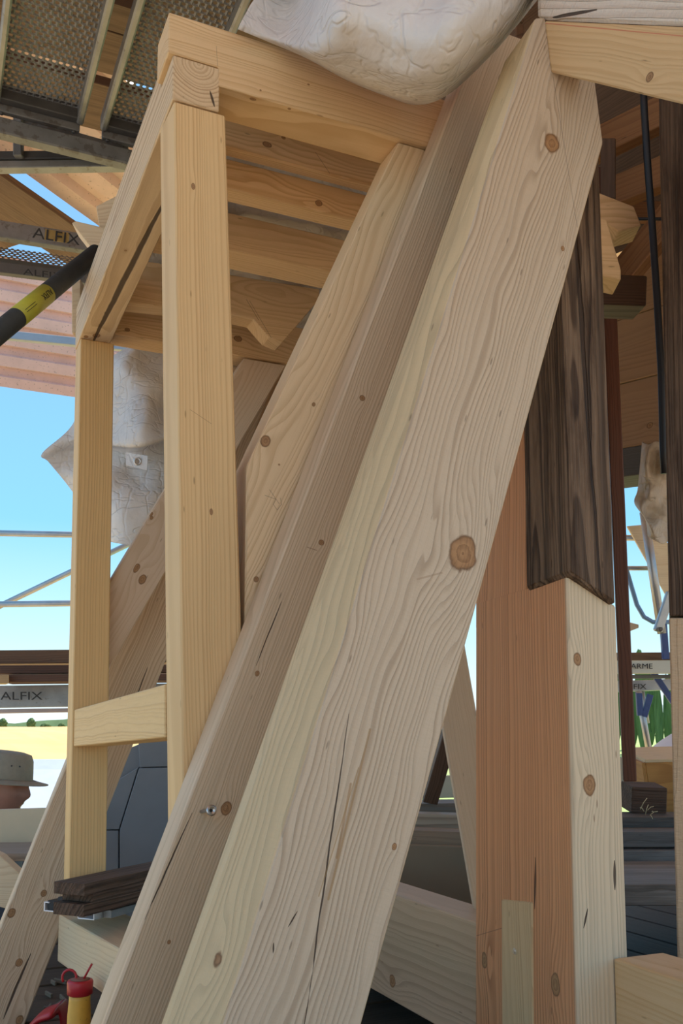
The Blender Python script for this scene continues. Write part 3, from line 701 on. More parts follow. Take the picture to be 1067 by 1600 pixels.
# weather roof of trapezoidal sheets: ribs run obliquely
def corr(name, o, along, across, L, n, pitch, depth, mat, mat2, parent, up=Zz):
    """trapezoidal sheet: n ribs of given pitch; pans pink, ribs darker"""
    prof = [(0, 0), (.46, 0), (.56, 1), (.92, 1), (1.0, 0)]
    V = []; Fc = []; mi = []
    pts = []
    for k in range(n):
        for (a, b) in prof[:-1]: pts.append(((k + a) * pitch, b * depth))
    pts.append((n * pitch, 0))
    for (a, h) in pts:
        for s in (0, L): V.append(Vector(o) + across * a + up * h + along * s)
    for i in range(len(pts) - 1): Fc.append((2 * i, 2 * i + 1, 2 * i + 3, 2 * i + 2)); mi.append(0 if i % 4 == 0 else 1)
    ob = mesh_obj(name, V, Fc, mat, frame(o, along, across), parent)
    ob.data.materials.append(mat2)
    for f, m_ in zip(ob.data.polygons, mi): f.material_index = m_
    sm_ = ob.modifiers.new('t', 'SOLIDIFY'); sm_.thickness = .004
    return ob
ra = Vector((.773, .635, 0)); rc = Vector((.635, -.773, 0))
wr = empty('weather_roof', (0, 3.2, 3.0), 'pink trapezoidal sheet roof over the scaffold', 'scaffold roof')
n0 = -3.60
for (s0, n_) in ((n0, 4), (n0 + 4 * .235 + .13, 9), (n0 + 13 * .235 + .13, 9), (n0 + 22 * .235 + .13, 6)):
    corr('roof_sheet', rc * s0 + ra * -3.2 + Vector((0, 0, 3.0)), ra, rc, 11.5, n_, .235, .045, SHEET, SHEET_G, wr)
# brown timber deck left of the sky slit
for k in range(2):
    o0 = rc * (n0 - .16 - k * .36) + Vector((0, 0, 2.90))
    t_ = obeam('deck_board', o0 + ra * 2.0, o0 + ra * (4.18 - k * .4), .34, .04, rc, PW)
    tag(t_, ('dark brown timber deck board beside the slit of sky', 'second dark brown deck board above the lettered steel transom')[k], 'board')
# far steel transoms and perforated toe board below them
def ribbon(name, a, b, hgt, thick, mat, parent=None, bevel=.003, label=None, cat=None):
    """flat steel or timber member between two points, upright"""
    n_ = (Vector(b) - Vector(a)).cross(Zz)
    o = obeam(name, a, b, thick, hgt, n_, mat, parent, bevel)
    if label: tag(o, label, cat)
    return o
def lettering(body, a, dirx, up, size, parent, width=None, mat=None, off=None):
    x = Vector(dirx).normalized(); z = Vector(up); y = (z - x * z.dot(x)).normalized(); n_ = x.cross(y)
    M = Matrix((x, y, n_)).transposed().to_4x4(); M.translation = Vector(a) + (off if off else n_ * .002)
    return text('lettering', body, M, size, mat or INK, parent, .0012, width)
t = ribbon('steel_transom', at(-80, 348, d=4.6), at(150, 384, d=4.75), .088, .05, STEEL_OLD, None, .004, 'grey steel transom with worn black lettering and a yellow stain', 'scaffold transom')
lettering('ALFIX', at(50, 376, d=4.56), at(118, 388, d=4.6) - at(50, 377, d=4.56), UP, .075, t, .225)
ys = plain('yellow_stain', (.40, .27, .08), .6, 0, .3, 20)
sti = ribbon('paint_stain', at(70, 366, d=4.575), at(108, 372, d=4.60), .055, .004, ys, t, .001)
pt = empty('toe_plank', at(0, 400, d=4.8), 'perforated steel plank with bright holes below the worn lettering', 'scaffold plank')
dp = (at(150, 405, d=4.95) - at(-60, 377, d=4.75)).normalized(); up2 = (UP * .75 + FW * .9); up2 = (up2 - dp * up2.dot(dp)).normalized()
perf('perforated_sheet', at(-60, 403, d=4.75), dp, up2, 30, 8, .028, .0088, STEEL_OLD, pt, .003)
ribbon('edge_rail', at(-60, 406, d=4.74), at(150, 434, d=4.94), .05, .05, STEEL_DARK, pt)
t = ribbon('steel_transom', at(-60, 412, d=4.62), at(135, 437, d=4.77), .055, .04, STEEL_DARK, None, .003, 'dark steel transom under the perforated toe plank', 'scaffold transom')
lettering('ALFIX', at(36, 432, d=4.60), dp, UP, .045, t, .19)
# lower sheet panel with ribs along the ridge direction
bx0 = at(-110, 588, d=6.6); 
acr = Vector((0, -.35, .94)).normalized()
lo = empty('sheet_wall', bx0, 'pink trapezoidal sheeting hanging below the perforated toe plank', 'sheeting')
corr('roof_sheet', bx0, Vector((1, 0, 0)), acr, 2.3, 6, .150, .035, SHEET, SHEET_G, lo, up=Vector((0, .94, .35)).normalized())
ribbon('steel_rail', at(-30, 520, d=6.3), at(250, 548, d=6.75), .058, .04, plain('blue_grey_steel', (.40, .44, .48), .45, .4, .15, 10), None, .003, 'blue grey steel rail fixed across the pink sheeting', 'scaffold rail')
# thick diagonal tube with the yellow sticker
ta, tb_ = at(-60, 567, d=2.02), at(150, 396, d=2.62)
t = tube('diagonal_tube', [ta, tb_], .0245, TUBE_DARK, None, 24); tag(t, 'dark steel diagonal brace tube with a yellow green sticker', 'scaffold tube')
STK = plain('yellow_green_sticker', (.52, .52, .06), .45, 0, .15, 20)
sA, sB = ta + (tb_ - ta) * .335, ta + (tb_ - ta) * .515
for k, (px, py) in enumerate(((25, 499), (78, 456))):
    pass
def on_tube(px):       # parameter of the tube point seen at image column px
    lo_, hi_ = 0.0, 1.0
    for _ in range(40):
        m = (lo_ + hi_) / 2; p = ta + (tb_ - ta) * m; x = CX + F * p.dot(RT) / p.dot(FW)
        if x < px: lo_ = m
        else: hi_ = m
    return ta + (tb_ - ta) * lo_
sA, sB = on_tube(26), on_tube(72)
st = tube('sticker', [sA, sB], .0249, STK, t, 24)
ax = (tb_ - ta).normalized(); toc = (-sA); toc = (toc - ax * toc.dot(ax)).normalized(); sd = ax.cross(toc)
for (f0, body, sz, wd, s_) in ((.95, 'ALFIX', .021, .052, 1), (.42, 'www', .006, .030, -.25)):
    Mx = frame(sA + (sB - sA) * f0 + toc * .0252 + sd * (.010 * s_), -ax, -sd)
    Mx = Matrix((-ax, -sd * -1, Vector((0, 0, 0)))).transposed().to_4x4() if False else Mx
    if body == 'www': continue
    x_ = -ax; y_ = toc.cross(x_); M3 = Matrix((x_, y_, toc)).transposed().to_4x4(); M3.translation = sA + (sB - sA) * f0 + toc * .0253 - y_ * .009
    text('lettering', body, M3, sz, INK, st, .0003, wd)
for k in range(2):
    x_ = -ax; y_ = toc.cross(x_)
    obeam('print_line', sA + (sB - sA) * .08 + toc * .0251 + y_ * (.004 - .006 * k), sA + (sB - sA) * .42 + toc * .0251 + y_ * (.004 - .006 * k), .0012, .0006, y_, INK, st, 0)
# thin tubes against the sky
for (a, b, lab) in (((-60, 832, 6.6), (300, 839, 6.9), 'upper grey guard rail tube against the sky'), ((-60, 945, 6.6), (300, 940, 6.9), 'lower grey guard rail tube against the sky'),
                    ((-40, 966, 7.1), (330, 788, 7.3), 'thin diagonal brace tube against the sky')):
    tag(tube('guard_tube', [at(a[0], a[1], d=a[2]), at(b[0], b[1], d=b[2])], .0225, TUBE, None, 12), lab, 'scaffold tube')
# board stack and lettered transom at the horizon
def slab(x0, y0, x1, y1, hgt, d, thick, mat, label, cat, name):
    return ribbon(name, at(x0, y0, d=d), at(x1, y1, d=d + .1), hgt, thick, mat, None, .003, label, cat)
DB = dict(light=(.19, .105, .06), dark=(.10, .05, .03), name='brown_board', freq=80)
DB2 = dict(light=(.12, .06, .038), dark=(.06, .03, .02), name='brown_board', freq=80)
slab(-80, 1030, 330, 1026, .075, 5.2, .22, DB, 'brown timber toe board above the lettered steel transom', 'board', 'toe_board')
slab(-80, 1049, 330, 1046, .045, 5.0, .20, DB2, 'dark reddish deck edge under the brown toe board', 'board', 'deck_edge')
slab(12, 1062, 330, 1059, .040, 4.9, .18, DB2, 'dark plank lying on the lettered steel transom', 'board', 'deck_plank_wood')
slab(-60, 1062, 12, 1062, .045, 4.68, .10, dict(PALE, light=(.42, .30, .17)), 'short pale batten end on the lettered steel transom', 'batten', 'batten')
t = slab(-80, 1090, 330, 1084, .118, 5.0, .05, STEEL, 'steel transom with black capital lettering at the horizon', 'scaffold transom', 'steel_transom')
lettering('ALFIX', at(1, 1097, d=4.965), RT, UP, .062, t, .225)
slab(-80, 1113, 330, 1106, .022, 5.0, .05, plain('pink_rail', (.45, .34, .30), .5, .2), 'thin pinkish rail under the lettered transom', 'scaffold rail', 'thin_rail')

# ------------------------------------------------------------------ tarpaulins
def catm(p, t):
    n = len(p) - 1; x = t * n; i = min(int(x), n - 1); f = x - i
    g = lambda k: p[max(0, min(n, k))]
    a, b, c, d = g(i - 1), g(i), g(i + 1), g(i + 2)
    return (b * 2 + (c - a) * f + (a * 2 - b * 5 + c * 4 - d) * f * f + (b * 3 - a - c * 3 + d) * f ** 3) * .5
def cloth(name, rows, nu, nv, mat, label, amp=.01, fq=9, seed=1, folds=0.0, thick=.0012, streak=(1, 1, 1)):
    g = [[at(x, y, d=d) if not isinstance(x, str) else None for (x, y, d) in r] for r in rows]
    V = []
    for j in range(nv + 1):
        for i in range(nu + 1):
            col = [catm(r, i / nu) for r in g]; p = catm(col, j / nv)
            q = Vector((p.x * streak[0], p.y * streak[1], p.z * streak[2])) * fq + Vector((seed * 7.3, 0, seed))
            n_ = noise.noise(q) + .5 * noise.noise(q * 2.3) + (1 - abs(noise.noise(q * 1.7 + Vector((9, 9, 9))))) * folds
            edge = min(1, 4 * min(j / nv, 1 - j / nv) + .25)
            V.append(p - p.normalized() * (n_ * amp * edge))
    Fc = [(j * (nu + 1) + i, j * (nu + 1) + i + 1, (j + 1) * (nu + 1) + i + 1, (j + 1) * (nu + 1) + i) for j in range(nv) for i in range(nu)]
    o = mesh_obj(name, V, Fc, mat, Matrix.Translation(V[len(V) // 2]), None, 0, True)
    s = o.modifiers.new('thick', 'SOLIDIFY'); s.thickness = thick
    return tag(o, label, 'tarpaulin')
hd_ = lambda x: 1.565 + (x - 265) * .00048
rows = [[(372, 46, hd_(372)), (430, 70, hd_(430) + .02), (480, 92, hd_(480)), (545, 127, hd_(545)), (605, 151, hd_(605)), (652, 164, hd_(652)), (700, 148, 1.66), (762, 92, 1.66), (806, 42, 1.66), (838, 2, 1.66)],
        [(378, 32, 1.62), (436, 58, 1.66), (494, 84, 1.55), (552, 112, 1.60), (610, 132, 1.61), (658, 143, 1.61), (704, 128, 1.58), (766, 74, 1.58), (812, 24, 1.6), (845, -20, 1.64)],
        [(390, 10, 1.64), (450, 20, 1.70), (503, 46, 1.50), (560, 72, 1.50), (615, 90, 1.50), (665, 98, 1.50), (712, 84, 1.50), (775, 30, 1.52), (820, -20, 1.56), (850, -60, 1.62)],
        [(410, -25, 1.66), (465, -30, 1.72), (515, -5, 1.48), (570, 10, 1.46), (625, 22, 1.46), (672, 25, 1.46), (720, 8, 1.46), (785, -40, 1.5), (830, -80, 1.54), (860, -120, 1.6)],
        [(440, -120, 1.66), (490, -110, 1.6), (530, -100, 1.55), (580, -95, 1.54), (635, -90, 1.54), (680, -90, 1.54), (730, -100, 1.55), (795, -130, 1.58), (840, -160, 1.6), (870, -190, 1.64)]]
tp = cloth('tarpaulin', rows, 120, 80, TARP, 'big white tarp sagging over the yellow header beam', .026, 7, 2, .5, streak=(1.0, 1.0, .45))
# left tarp behind the slim post
rows = [[(232, 530, 3.10), (244, 528, 3.0), (262, 530, 3.0), (285, 532, 3.1), (315, 535, 3.1)],
        [(176, 556, 3.05), (200, 552, 2.92), (235, 560, 2.98), (275, 565, 3.02), (315, 570, 3.05)],
        [(140, 600, 3.05), (185, 600, 2.90), (230, 605, 2.86), (275, 605, 2.94), (315, 605, 3.0)],
        [(112, 665, 3.05), (165, 662, 2.95), (225, 650, 2.80), (275, 645, 2.94), (315, 640, 3.0)],
        [(66, 708, 3.00), (140, 690, 3.02), (215, 697, 2.80), (275, 680, 2.84), (315, 680, 3.0)],
        [(76, 722, 3.01), (142, 705, 3.06), (215, 699, 2.98), (275, 684, 3.02), (315, 684, 3.06)],
        [(104, 756, 3.05), (150, 745, 2.95), (215, 735, 2.98), (275, 730, 3.0), (315, 730, 3.05)],
        [(140, 805, 3.05), (175, 790, 2.92), (220, 785, 2.90), (275, 780, 2.95), (315, 780, 3.05)],
        [(170, 846, 3.00), (190, 850, 2.92), (225, 854, 2.92), (275, 850, 2.95), (315, 850, 3.05)]]
tl = cloth('tarpaulin', rows, 70, 90, TARP_L, 'white tarp with metal eyelet blowing behind the slim post', .022, 8, 5, .3)
fl0 = [at(196, 706, d=2.86), at(231, 712, d=2.82), at(230, 735, d=2.82), at(197, 727, d=2.86)]
fl = prism('eyelet_flap', fl0, [p + p.normalized() * .004 for p in fl0], TARP_L, RT, tl, .001)
ec = at(215, 721, d=2.832)
tor = frame(ec, RT, UP)
lathe('eyelet', [(.0065, 0), (.0065, .003), (.0095, .0045), (.012, .003), (.0125, 0)], tor, SCREW, fl, 20)
# sheet over the dormer
V = []; nu, nv = 26, 60
zz = [(1.56, 1.262), (1.70, 1.285), (1.80, 1.282), (1.86, 1.245), (1.92, 1.232), (1.98, 1.25), (2.1, 1.275), (2.4, 1.30), (2.7, 1.28), (2.9, 1.2)]
for j in range(nv + 1):
    v_ = 1.56 + (2.66 - 1.56) * j / nv
    for (a, za), (b, zb2) in zip(zz, zz[1:]):
        if a <= v_ <= b: z_ = za + (zb2 - za) * (v_ - a) / (b - a); break
    for i in range(nu + 1):
        u_ = .37 + .72 * i / nu
        V.append((u_, v_, z_ + .016 * noise.noise(Vector((u_ * 9, v_ * 14, 2))) + .012 * noise.noise(Vector((u_ * 25, v_ * 9, 5)))))
Fc = [(j * (nu + 1) + i, j * (nu + 1) + i + 1, (j + 1) * (nu + 1) + i + 1, (j + 1) * (nu + 1) + i) for j in range(nv) for i in range(nu)]
o = mesh_obj('tarpaulin', V, Fc, TARP, Matrix.Translation((.7, 2.2, 1.27)), None, 0, True); o.modifiers.new('thick', 'SOLIDIFY').thickness = .0012
tag(o, 'white tarp spread over the ceiling joists of the dormer', 'tarpaulin')
# batten ends poking out beside the top rail
for (pts, d_, lab) in ((((112, 348), (118, 345), (165, 356), (165, 400), (146, 392)), 2.72, 'pale batten end with a slanted tip beside the top rail'), (((150, 322), (185, 304), (205, 310), (205, 370), (155, 356)), 2.80, 'short square batten end above the slanted one'),
                      (((112, 437), (122, 434), (126, 436), (126, 520), (112, 520)), 2.64, 'thin upright lath rising beside the slim post head')):
    P = [at(x, y, d=d_) for x, y in pts]
    o = prism('batten', P, [p + Vector((.03, .07, 0)) for p in P], dict(PALE, light=(.70, .54, .34)), RT); tag(o, lab, 'batten')
if 0: bbx = bbox('outer_board', (.285, .325), (1.56, 2.2), (1.20, 1.25), 'v', dict(PINE, light=(.66, .48, .28))); tag(bbx, 'thin board lying outside along the top rail', 'board')

# ------------------------------------------------------------------ lower left: sill, grooved board, profile, tool
s0, s1 = at(92, 1429, z=-.462), at(175, 1476, z=-.462); dsl = (s1 - s0).normalized(); wsl = Vector((-dsl.y, dsl.x, 0))
if wsl.x < 0: wsl = -wsl
e_ = s0 + dsl * 1.2
o = beam8('dormer_sole_plate', [s0, s0 + wsl * .15, s0 + wsl * .15 - Zz * .118, s0 - Zz * .118], [e_, e_ + wsl * .15, e_ + wsl * .15 - Zz * .118, e_ - Zz * .118],
    dict(PALE, light=(.74, .57, .36), freq=90, pith=(.02, .14), contrast=.35, cracks=[(at(115, 1464, z=-.50), at(115, 1477, z=-.52), .003)]))
tag(o, 'pale sole plate butting against the far rafter below the grooved board', 'beam')
ga = at(103, 1402, z=-.366); gd = Vector((math.sin(YAW + R(24)), math.cos(YAW + R(24)), 0)); gw = Vector((gd.y, -gd.x, 0))
gb = empty('grooved_board', ga - Zz * .03, 'dark brown board with a grooved end lying at the slim post foot', 'board')
GW = oldw(light=(.16, .095, .06), weather=.55, freq=110, bump=.0015)
Lg = .55
def gpart(nm, w0, w1, z0, z1, off=0.0):
    c = ga + gd * off + gw * ((w0 + w1) / 2) + Zz * ((z0 + z1) / 2)
    obeam(nm, c, c + gd * Lg, abs(w1 - w0), abs(z1 - z0), gw, GW, gb, .0008)
gpart('upper_lip', -.036, .052, .006, .033); gpart('lower_lip', -.036, .052, -.040, -.013); gpart('groove_core', -.0362, .0524, -.0132, .0062, .03)
# aluminium profile lying under it: cross-section shown at its end
ap = at(70, 1424, z=-.426)
al = empty('aluminium_profile', ap, 'white aluminium window profile with black gaskets under the grooved board', 'metal profile')
def apart(nm, w0, w1, z0, z1, mat, off=0.0, L=.5):
    c = ap + gw * ((w0 + w1) / 2) + Zz * ((z0 + z1) / 2) + gd * off
    obeam(nm, c, c + gd * L, w1 - w0, z1 - z0, gw, mat, al, .0006)
apart('base_web', 0, .10, 0, .003, ALU); apart('side_flange', -.004, 0, 0, .022, ALU); apart('top_lip', -.004, .012, .020, .023, ALU)
apart('gasket', .004, .055, .004, .026, RUB, .004); apart('gasket', .035, .05, .026, .036, RUB, .004)
apart('cross_web', .040, .043, .003, .018, ALU); apart('step_web', .056, .10, .003, .006, ALU); apart('outer_web', .10, .150, -.010, -.007, ALU); apart('riser', .10, .103, -.010, .004, ALU); apart('end_flange', .147, .150, -.010, .006, ALU); apart('outer_gasket', .152, .176, -.008, .010, STEEL, .03)
# red and yellow tool
yb = at(122, 1640, d=2.08); yt = at(124, 1555, d=2.08)
Mt = frame(yb, RT, FW); Mt = Matrix((RT, FW.cross(RT).cross(RT) * -1 if False else Vector((0, 0, 1)).cross(RT), Zz)).transposed().to_4x4(); Mt.translation = yb
hh = yt.z - yb.z
tl_ = empty('squeeze_bottle', yb, 'yellow bottle with a red loop cap beside the sole plate', 'bottle')
lathe('bottle_body', [(.024, -.749 - yb.z), (.026, .0), (.026, hh * .6), (.0235, hh * .9), (.0235, hh)], Mt, YEL, tl_, 24)
cp = lathe('cap', [(.022, hh - .004), (.028, hh), (.029, hh + .026), (.027, hh + .030), (.020, hh + .031)], Mt, RED, tl_, 24)
lathe('cap_dust', [(.022, hh + .0312), (.010, hh + .033)], Mt, plain('saw_dust', (.28, .13, .09), .9), cp, 20)
ring = [Mt @ Vector((-.026 + .016 * math.cos(a), .004, hh + .034 + .017 * math.sin(a))) for a in [R(-60 + 25 * k) for k in range(12)]]
tube('cap_loop', ring, .003, RED, cp, 8)
tube('cap_tab', [Mt @ Vector((.006, 0, hh + .028)), Mt @ Vector((.018, -.004, hh + .050)), Mt @ Vector((.027, -.006, hh + .066))], .0026, RED, cp, 8)
rows = []
V = []; Fc = []
pth = [at(30, 1622, d=2.3), at(62, 1588, d=2.28), at(85, 1578, d=2.26), at(98, 1572, d=2.30), at(102, 1600, d=2.30), at(100, 1640, d=2.30)]
N = 24
for i in range(N + 1):
    p = catm(pth, i / N); w = .030 + .012 * math.sin(i / N * 3)
    for s, zf in ((-1, 0), (-.6, .006), (.6, .006), (1, 0), (.6, -.012), (-.6, -.012)): V.append(p + FW * (w * s) + Zz * zf)
for i in range(N):
    for k in range(6): Fc.append((i * 6 + k, i * 6 + (k + 1) % 6, (i + 1) * 6 + (k + 1) % 6, (i + 1) * 6 + k))
Fc += [tuple(range(6)), tuple(range(N * 6, N * 6 + 6))]
o = mesh_obj('tool_grip', V, Fc, RED, Matrix.Translation(pth[0]), None, 0, True); tag(o, 'dark red curved plastic tool grip beside the yellow bottle', 'tool')

# grey panel behind the low rail
pg = empty('grey_panel', at(215, 1300, d=3.35), 'blue grey panel with fine seams behind the low rail', 'panel')
def card(name, pts, d_, thick, mat, parent=None, xdir=None, bevel=.002):
    P = [at(x, y, d=d_) for x, y in pts]
    return prism(name, P, [p + FW * thick for p in P], mat, xdir or RT, parent, bevel)
card('panel_backing', [(150, 1190), (330, 1118), (330, 1475), (150, 1475)], 3.40, .02, GREYP, pg)
card('panel_sheet', [(214, 1120), (330, 1120), (330, 1196), (218, 1199)], 3.35, .03, GREYP, pg)
card('panel_sheet', [(217, 1200.5), (330, 1197.5), (330, 1470), (187, 1470), (187, 1297)], 3.35, .03, GREYP, pg)
card('panel_sheet', [(150, 1240), (216, 1199), (185.8, 1296), (150, 1297)], 3.36, .03, GREYP, pg)
card('panel_sheet', [(150, 1298), (185, 1298), (185, 1470), (150, 1470)], 3.36, .03, GREYP, pg)
# cream trough edge and boards on the left
o = ribbon('cream_board', at(-120, 1296, d=3.15), at(95, 1289, d=3.15), .118, .03, CREAM, None, .003, 'cream coloured board in front of the man with the sun hat', 'board')
o = obeam('weathered_board', at(-120, 1332, d=3.0), at(60, 1330, d=3.0), .16, .025, FW, dict(light=(.36, .30, .24), dark=(.22, .18, .14), name='grey_board')); tag(o, 'grey weathered board under the cream board', 'board')
P = [at(x, y, d=2.78) for x, y in ((-60, 1310), (0, 1337), (34, 1368), (10, 1420), (-60, 1400))]
o = prism('pale_plank', P, [p + Vector((.02, .05, 0)) for p in P], dict(PALE, light=(.74, .58, .38)), RT); tag(o, 'pale plank end below the grey weathered board', 'plank')

# ------------------------------------------------------------------ middle: things seen between hip rafter and spliced post
GB = dict(light=(.30, .22, .15), dark=(.19, .13, .085), name='grey_board', freq=70)
card('low_panel', [(590, 1318), (800, 1326), (800, 1424), (590, 1414)], 2.75, .02, plain('dull_panel', (.27, .20, .13), .7, 0, .15, 4)); tag(bpy.data.objects['low_panel'], 'dull grey brown panel standing behind the broad wall plate', 'panel')
def hboard(name, x0, y0, x1, y1, d_, hgt, dep, kw, label, cat='board'):
    o = ribbon(name, at(x0, y0, d=d_), at(x1, y1, d=d_), hgt, dep, kw, None, .003, label, cat); return o
hboard('stacked_board', 600, 1304, 800, 1312, 2.85, .045, .12, GB, 'grey brown board with a knot on top of the dull panel')
hboard('stacked_board', 600, 1281, 800, 1288, 3.0, .055, .10, dict(GB, light=(.42, .34, .25)), 'lighter grey board under the dark leaning timber')
hboard('stacked_board', 600, 1262, 800, 1260, 3.25, .04, .2, dict(GB, light=(.20, .17, .14)), 'dark dusty board behind the leaning timber')
o = obeam('leaning_timber', at(671, 1250, d=3.15), at(704, 1140, d=3.05), .05, .05, RT, dict(light=(.12, .07, .045), dark=(.06, .034, .02), name='dark_wood')); tag(o, 'dark timber leaning between the pale brace and hip rafter', 'timber')
hboard('cream_board', 660, 1230, 800, 1226, 3.6, .085, .03, CREAM, 'cream board seen through the gap beside the narrow brace')

# ------------------------------------------------------------------ right: dark interior of the old roof
DR = dict(light=(.13, .075, .047), dark=(.065, .036, .022), name='dark_wood', freq=110, weather=.2)
# reddish dark post
def vpost(name, x0, x1, y0, y1, d_, kw, label, dep=.10, dx=(0, 0)):
    a0, a1 = at(x0 + dx[0], y0, d=d_), at(x1 + dx[0], y0, d=d_); b0, b1 = at(x0 + dx[1], y1, d=d_), at(x1 + dx[1], y1, d=d_)
    bk_ = at(x0 + 6 + dx[0], PY, d=1.0).xy.to_3d().normalized() * dep
    o = beam8(name, [b0, b1, b1 + bk_, b0 + bk_], [a0, a1, a1 + bk_, a0 + bk_], kw); tag(o, label, 'timber post'); return o
vpost('inner_post', 945, 966, 260, 1221, 2.45, dict(light=(.12, .045, .024), dark=(.07, .024, .012), name='red_dark_wood', freq=100), 'dark reddish post behind the spliced post', .12, (-12, 29))
vpost('old_post', 1029, 1130, 120, 962, 1.80, oldw(light=(.13, .083, .055), dark=(.05, .03, .02)), 'very dark old post with a knot hole above a pale splice', .14, (0, 17))
vpost('repair_post', 1045, 1140, 965, 1560, 1.80, dict(PALE, light=(.52, .39, .26), saw=1.0, freq=60, bump=.002), 'pale rough-sawn repair piece under the very dark old post', .14, (0, 15))
# boarded inner wall, boards one above the other
wl = empty('wall_right', at(1000, 700, d=3.15), kind='structure')
WP, WQ = at(905, 716, d=3.4), at(1240, 662, d=2.62)
BW = dict(light=(.44, .27, .15), dark=(.30, .17, .09), name='wall_board', freq=60, contrast=.4)
for k in range(3):
    za = Vector((0, 0, .012 + .232 * k)); h_ = .228
    A4 = [WP + za, WP + za + Zz * h_, WP + za + Zz * h_ + Vector((.02, .025, 0)), WP + za + Vector((.02, .025, 0))]
    beam8('wall_board', A4, [p + (WQ - WP) for p in A4], dict(BW, knots=[(at(1014, 664, d=3.1), .012, 1.2), (at(1020, 675, d=3.1), .008, 1.2)] if k == 0 else ()), wl, .002)
beam8('wall_sill', [WP + Vector((.0, .0, -.09)), WP + Vector((.0, .0, .011)), WP + Vector((.10, .13, .011)), WP + Vector((.10, .13, -.09))], [p + (WQ - WP) for p in [WP + Vector((.0, .0, -.09)), WP + Vector((.0, .0, .011)), WP + Vector((.10, .13, .011)), WP + Vector((.10, .13, -.09))]], dict(light=(.13, .12, .115), dark=(.08, .075, .07), name='grey_beam'), wl)
# unseen boarding added on the viewer's right to shade the old roof inside
rw = empty('added_shade_wall', WQ + Zz * .3, kind='structure')
WT = at(1900, 800, d=1.15); WT.z = WQ.z
for k in range(9):
    za = Vector((0, 0, .012 + .232 * k)); A4 = [WQ + za, WQ + za + Zz * .228, WQ + za + Zz * .228 + RT * .025, WQ + za + RT * .025]
    beam8('wall_board', A4, [p + (WT - WQ) for p in A4], dict(DR) if k == 0 else dmat, rw, .002)
    if k == 0: dmat = rw.children[0].data.materials[0]
# unseen boarding added behind the rafters to block light from the back
ob_ = empty('shade_boarding', (1.27, 2.5, .9), 'added boarding blocking light behind the dormer rafters', 'boarding')
for k in range(8):
    bbox('shade_board', (1.25, 1.275), (1.75, 3.35), (.36 + k * .2, .555 + k * .2), 'v', dict(DR, light=(.16, .085, .045)) if k == 0 else obm, ob_)
    if k == 0: obm = ob_.children[0].data.materials[0]
# dark roof slope above it
rs_ = empty('old_roof_slope', WP + Zz * .75, 'dark old roof boarding above the boarded wall', 'roof boarding')
RL = WP + Zz * .72 + (WP - WQ) * .95; RR = WQ + Zz * .72 + (WQ - WP) * .8; sl_ = Vector((-.30, -.42, .86)).normalized()
for k in range(11):
    a_ = RL + sl_ * (.205 * k); b__ = RR + sl_ * (.205 * k)
    A4 = [a_, a_ + sl_ * .20, a_ + sl_ * .20 + Vector((.025, .03, .02)), a_ + Vector((.025, .03, .02))]
    beam8('roof_board', A4, [p + (b__ - a_) for p in A4], dict(DR), rs_, .002)
# inner rafters catching a little light
OR_ = dict(light=(.32, .16, .07), dark=(.20, .09, .04), name='inner_rafter', freq=80)
for (pa_, pb_, w_, d_, lab) in (((925, 232), (1075, 158), .085, 2.65, 'upper brown rafter crossing the dark roof'), ((945, 310), (1075, 255), .085, 2.7, 'orange brown rafter below the upper one in the dark roof'),
                            ((940, 335), (1080, 330), .05, 2.95, 'thin horizontal orange lath in the dark roof'), ((955, 452), (1060, 325), .075, 2.6, 'steep orange brace beside the new wood ends')):
    o = obeam('inner_rafter', at(pa_[0], pa_[1], d=d_), at(pb_[0], pb_[1], d=d_ - .12), w_, .05, UP, OR_); tag(o, lab, 'rafter')
vpost('hanger_post', 938, 962, 215, 310, 2.3, dict(DR), 'short dark hanger between the brown rafters', .08)
# dark stub beam
o = obeam('beam_stub', at(850, 460, d=2.05), at(1000, 466, d=2.05), .066, .09, UP, DR); tag(o, 'dark sawn beam stub behind the old post', 'beam')
# new wood ends
P = [at(x, y, d=1.95) for x, y in ((870, 275), (990, 322), (1002, 352), (966, 362), (942, 345), (870, 318))]
o = prism('tie_end', P, [p + Vector((.03, .06, .0)) for p in P], dict(PINE), RT, None, .002); tag(o, 'pointed end of a new tie timber behind the old post', 'timber')
P = [at(x, y, d=1.88) for x, y in ((925, 338), (947, 342), (970, 420), (970, 437), (930, 428))]
o = prism('brace_end', P, [p + Vector((.03, .06, .0)) for p in P], dict(PINE), RT, None, .002); tag(o, 'new brace end hanging below the pointed tie', 'timber')
# black cable
cb = tube('cable', [at(1003, 90, d=2.2), at(1006, 165, d=2.2), at(1012, 260, d=2.2), at(1018, 340, d=2.2), at(1026, 460, d=2.2), at(1033, 580, d=2.2), at(1036, 700, d=2.2), at(1038, 740, d=2.2)], .0085, CABLE, None, 10); tag(cb, 'black cable hanging in front of the boarded wall', 'cable')
tag(tube('wire', [at(985, 342, d=2.35), at(1060, 342, d=2.35)], .004, CABLE, None, 8), 'thin black wire crossing behind the cable', 'wire')
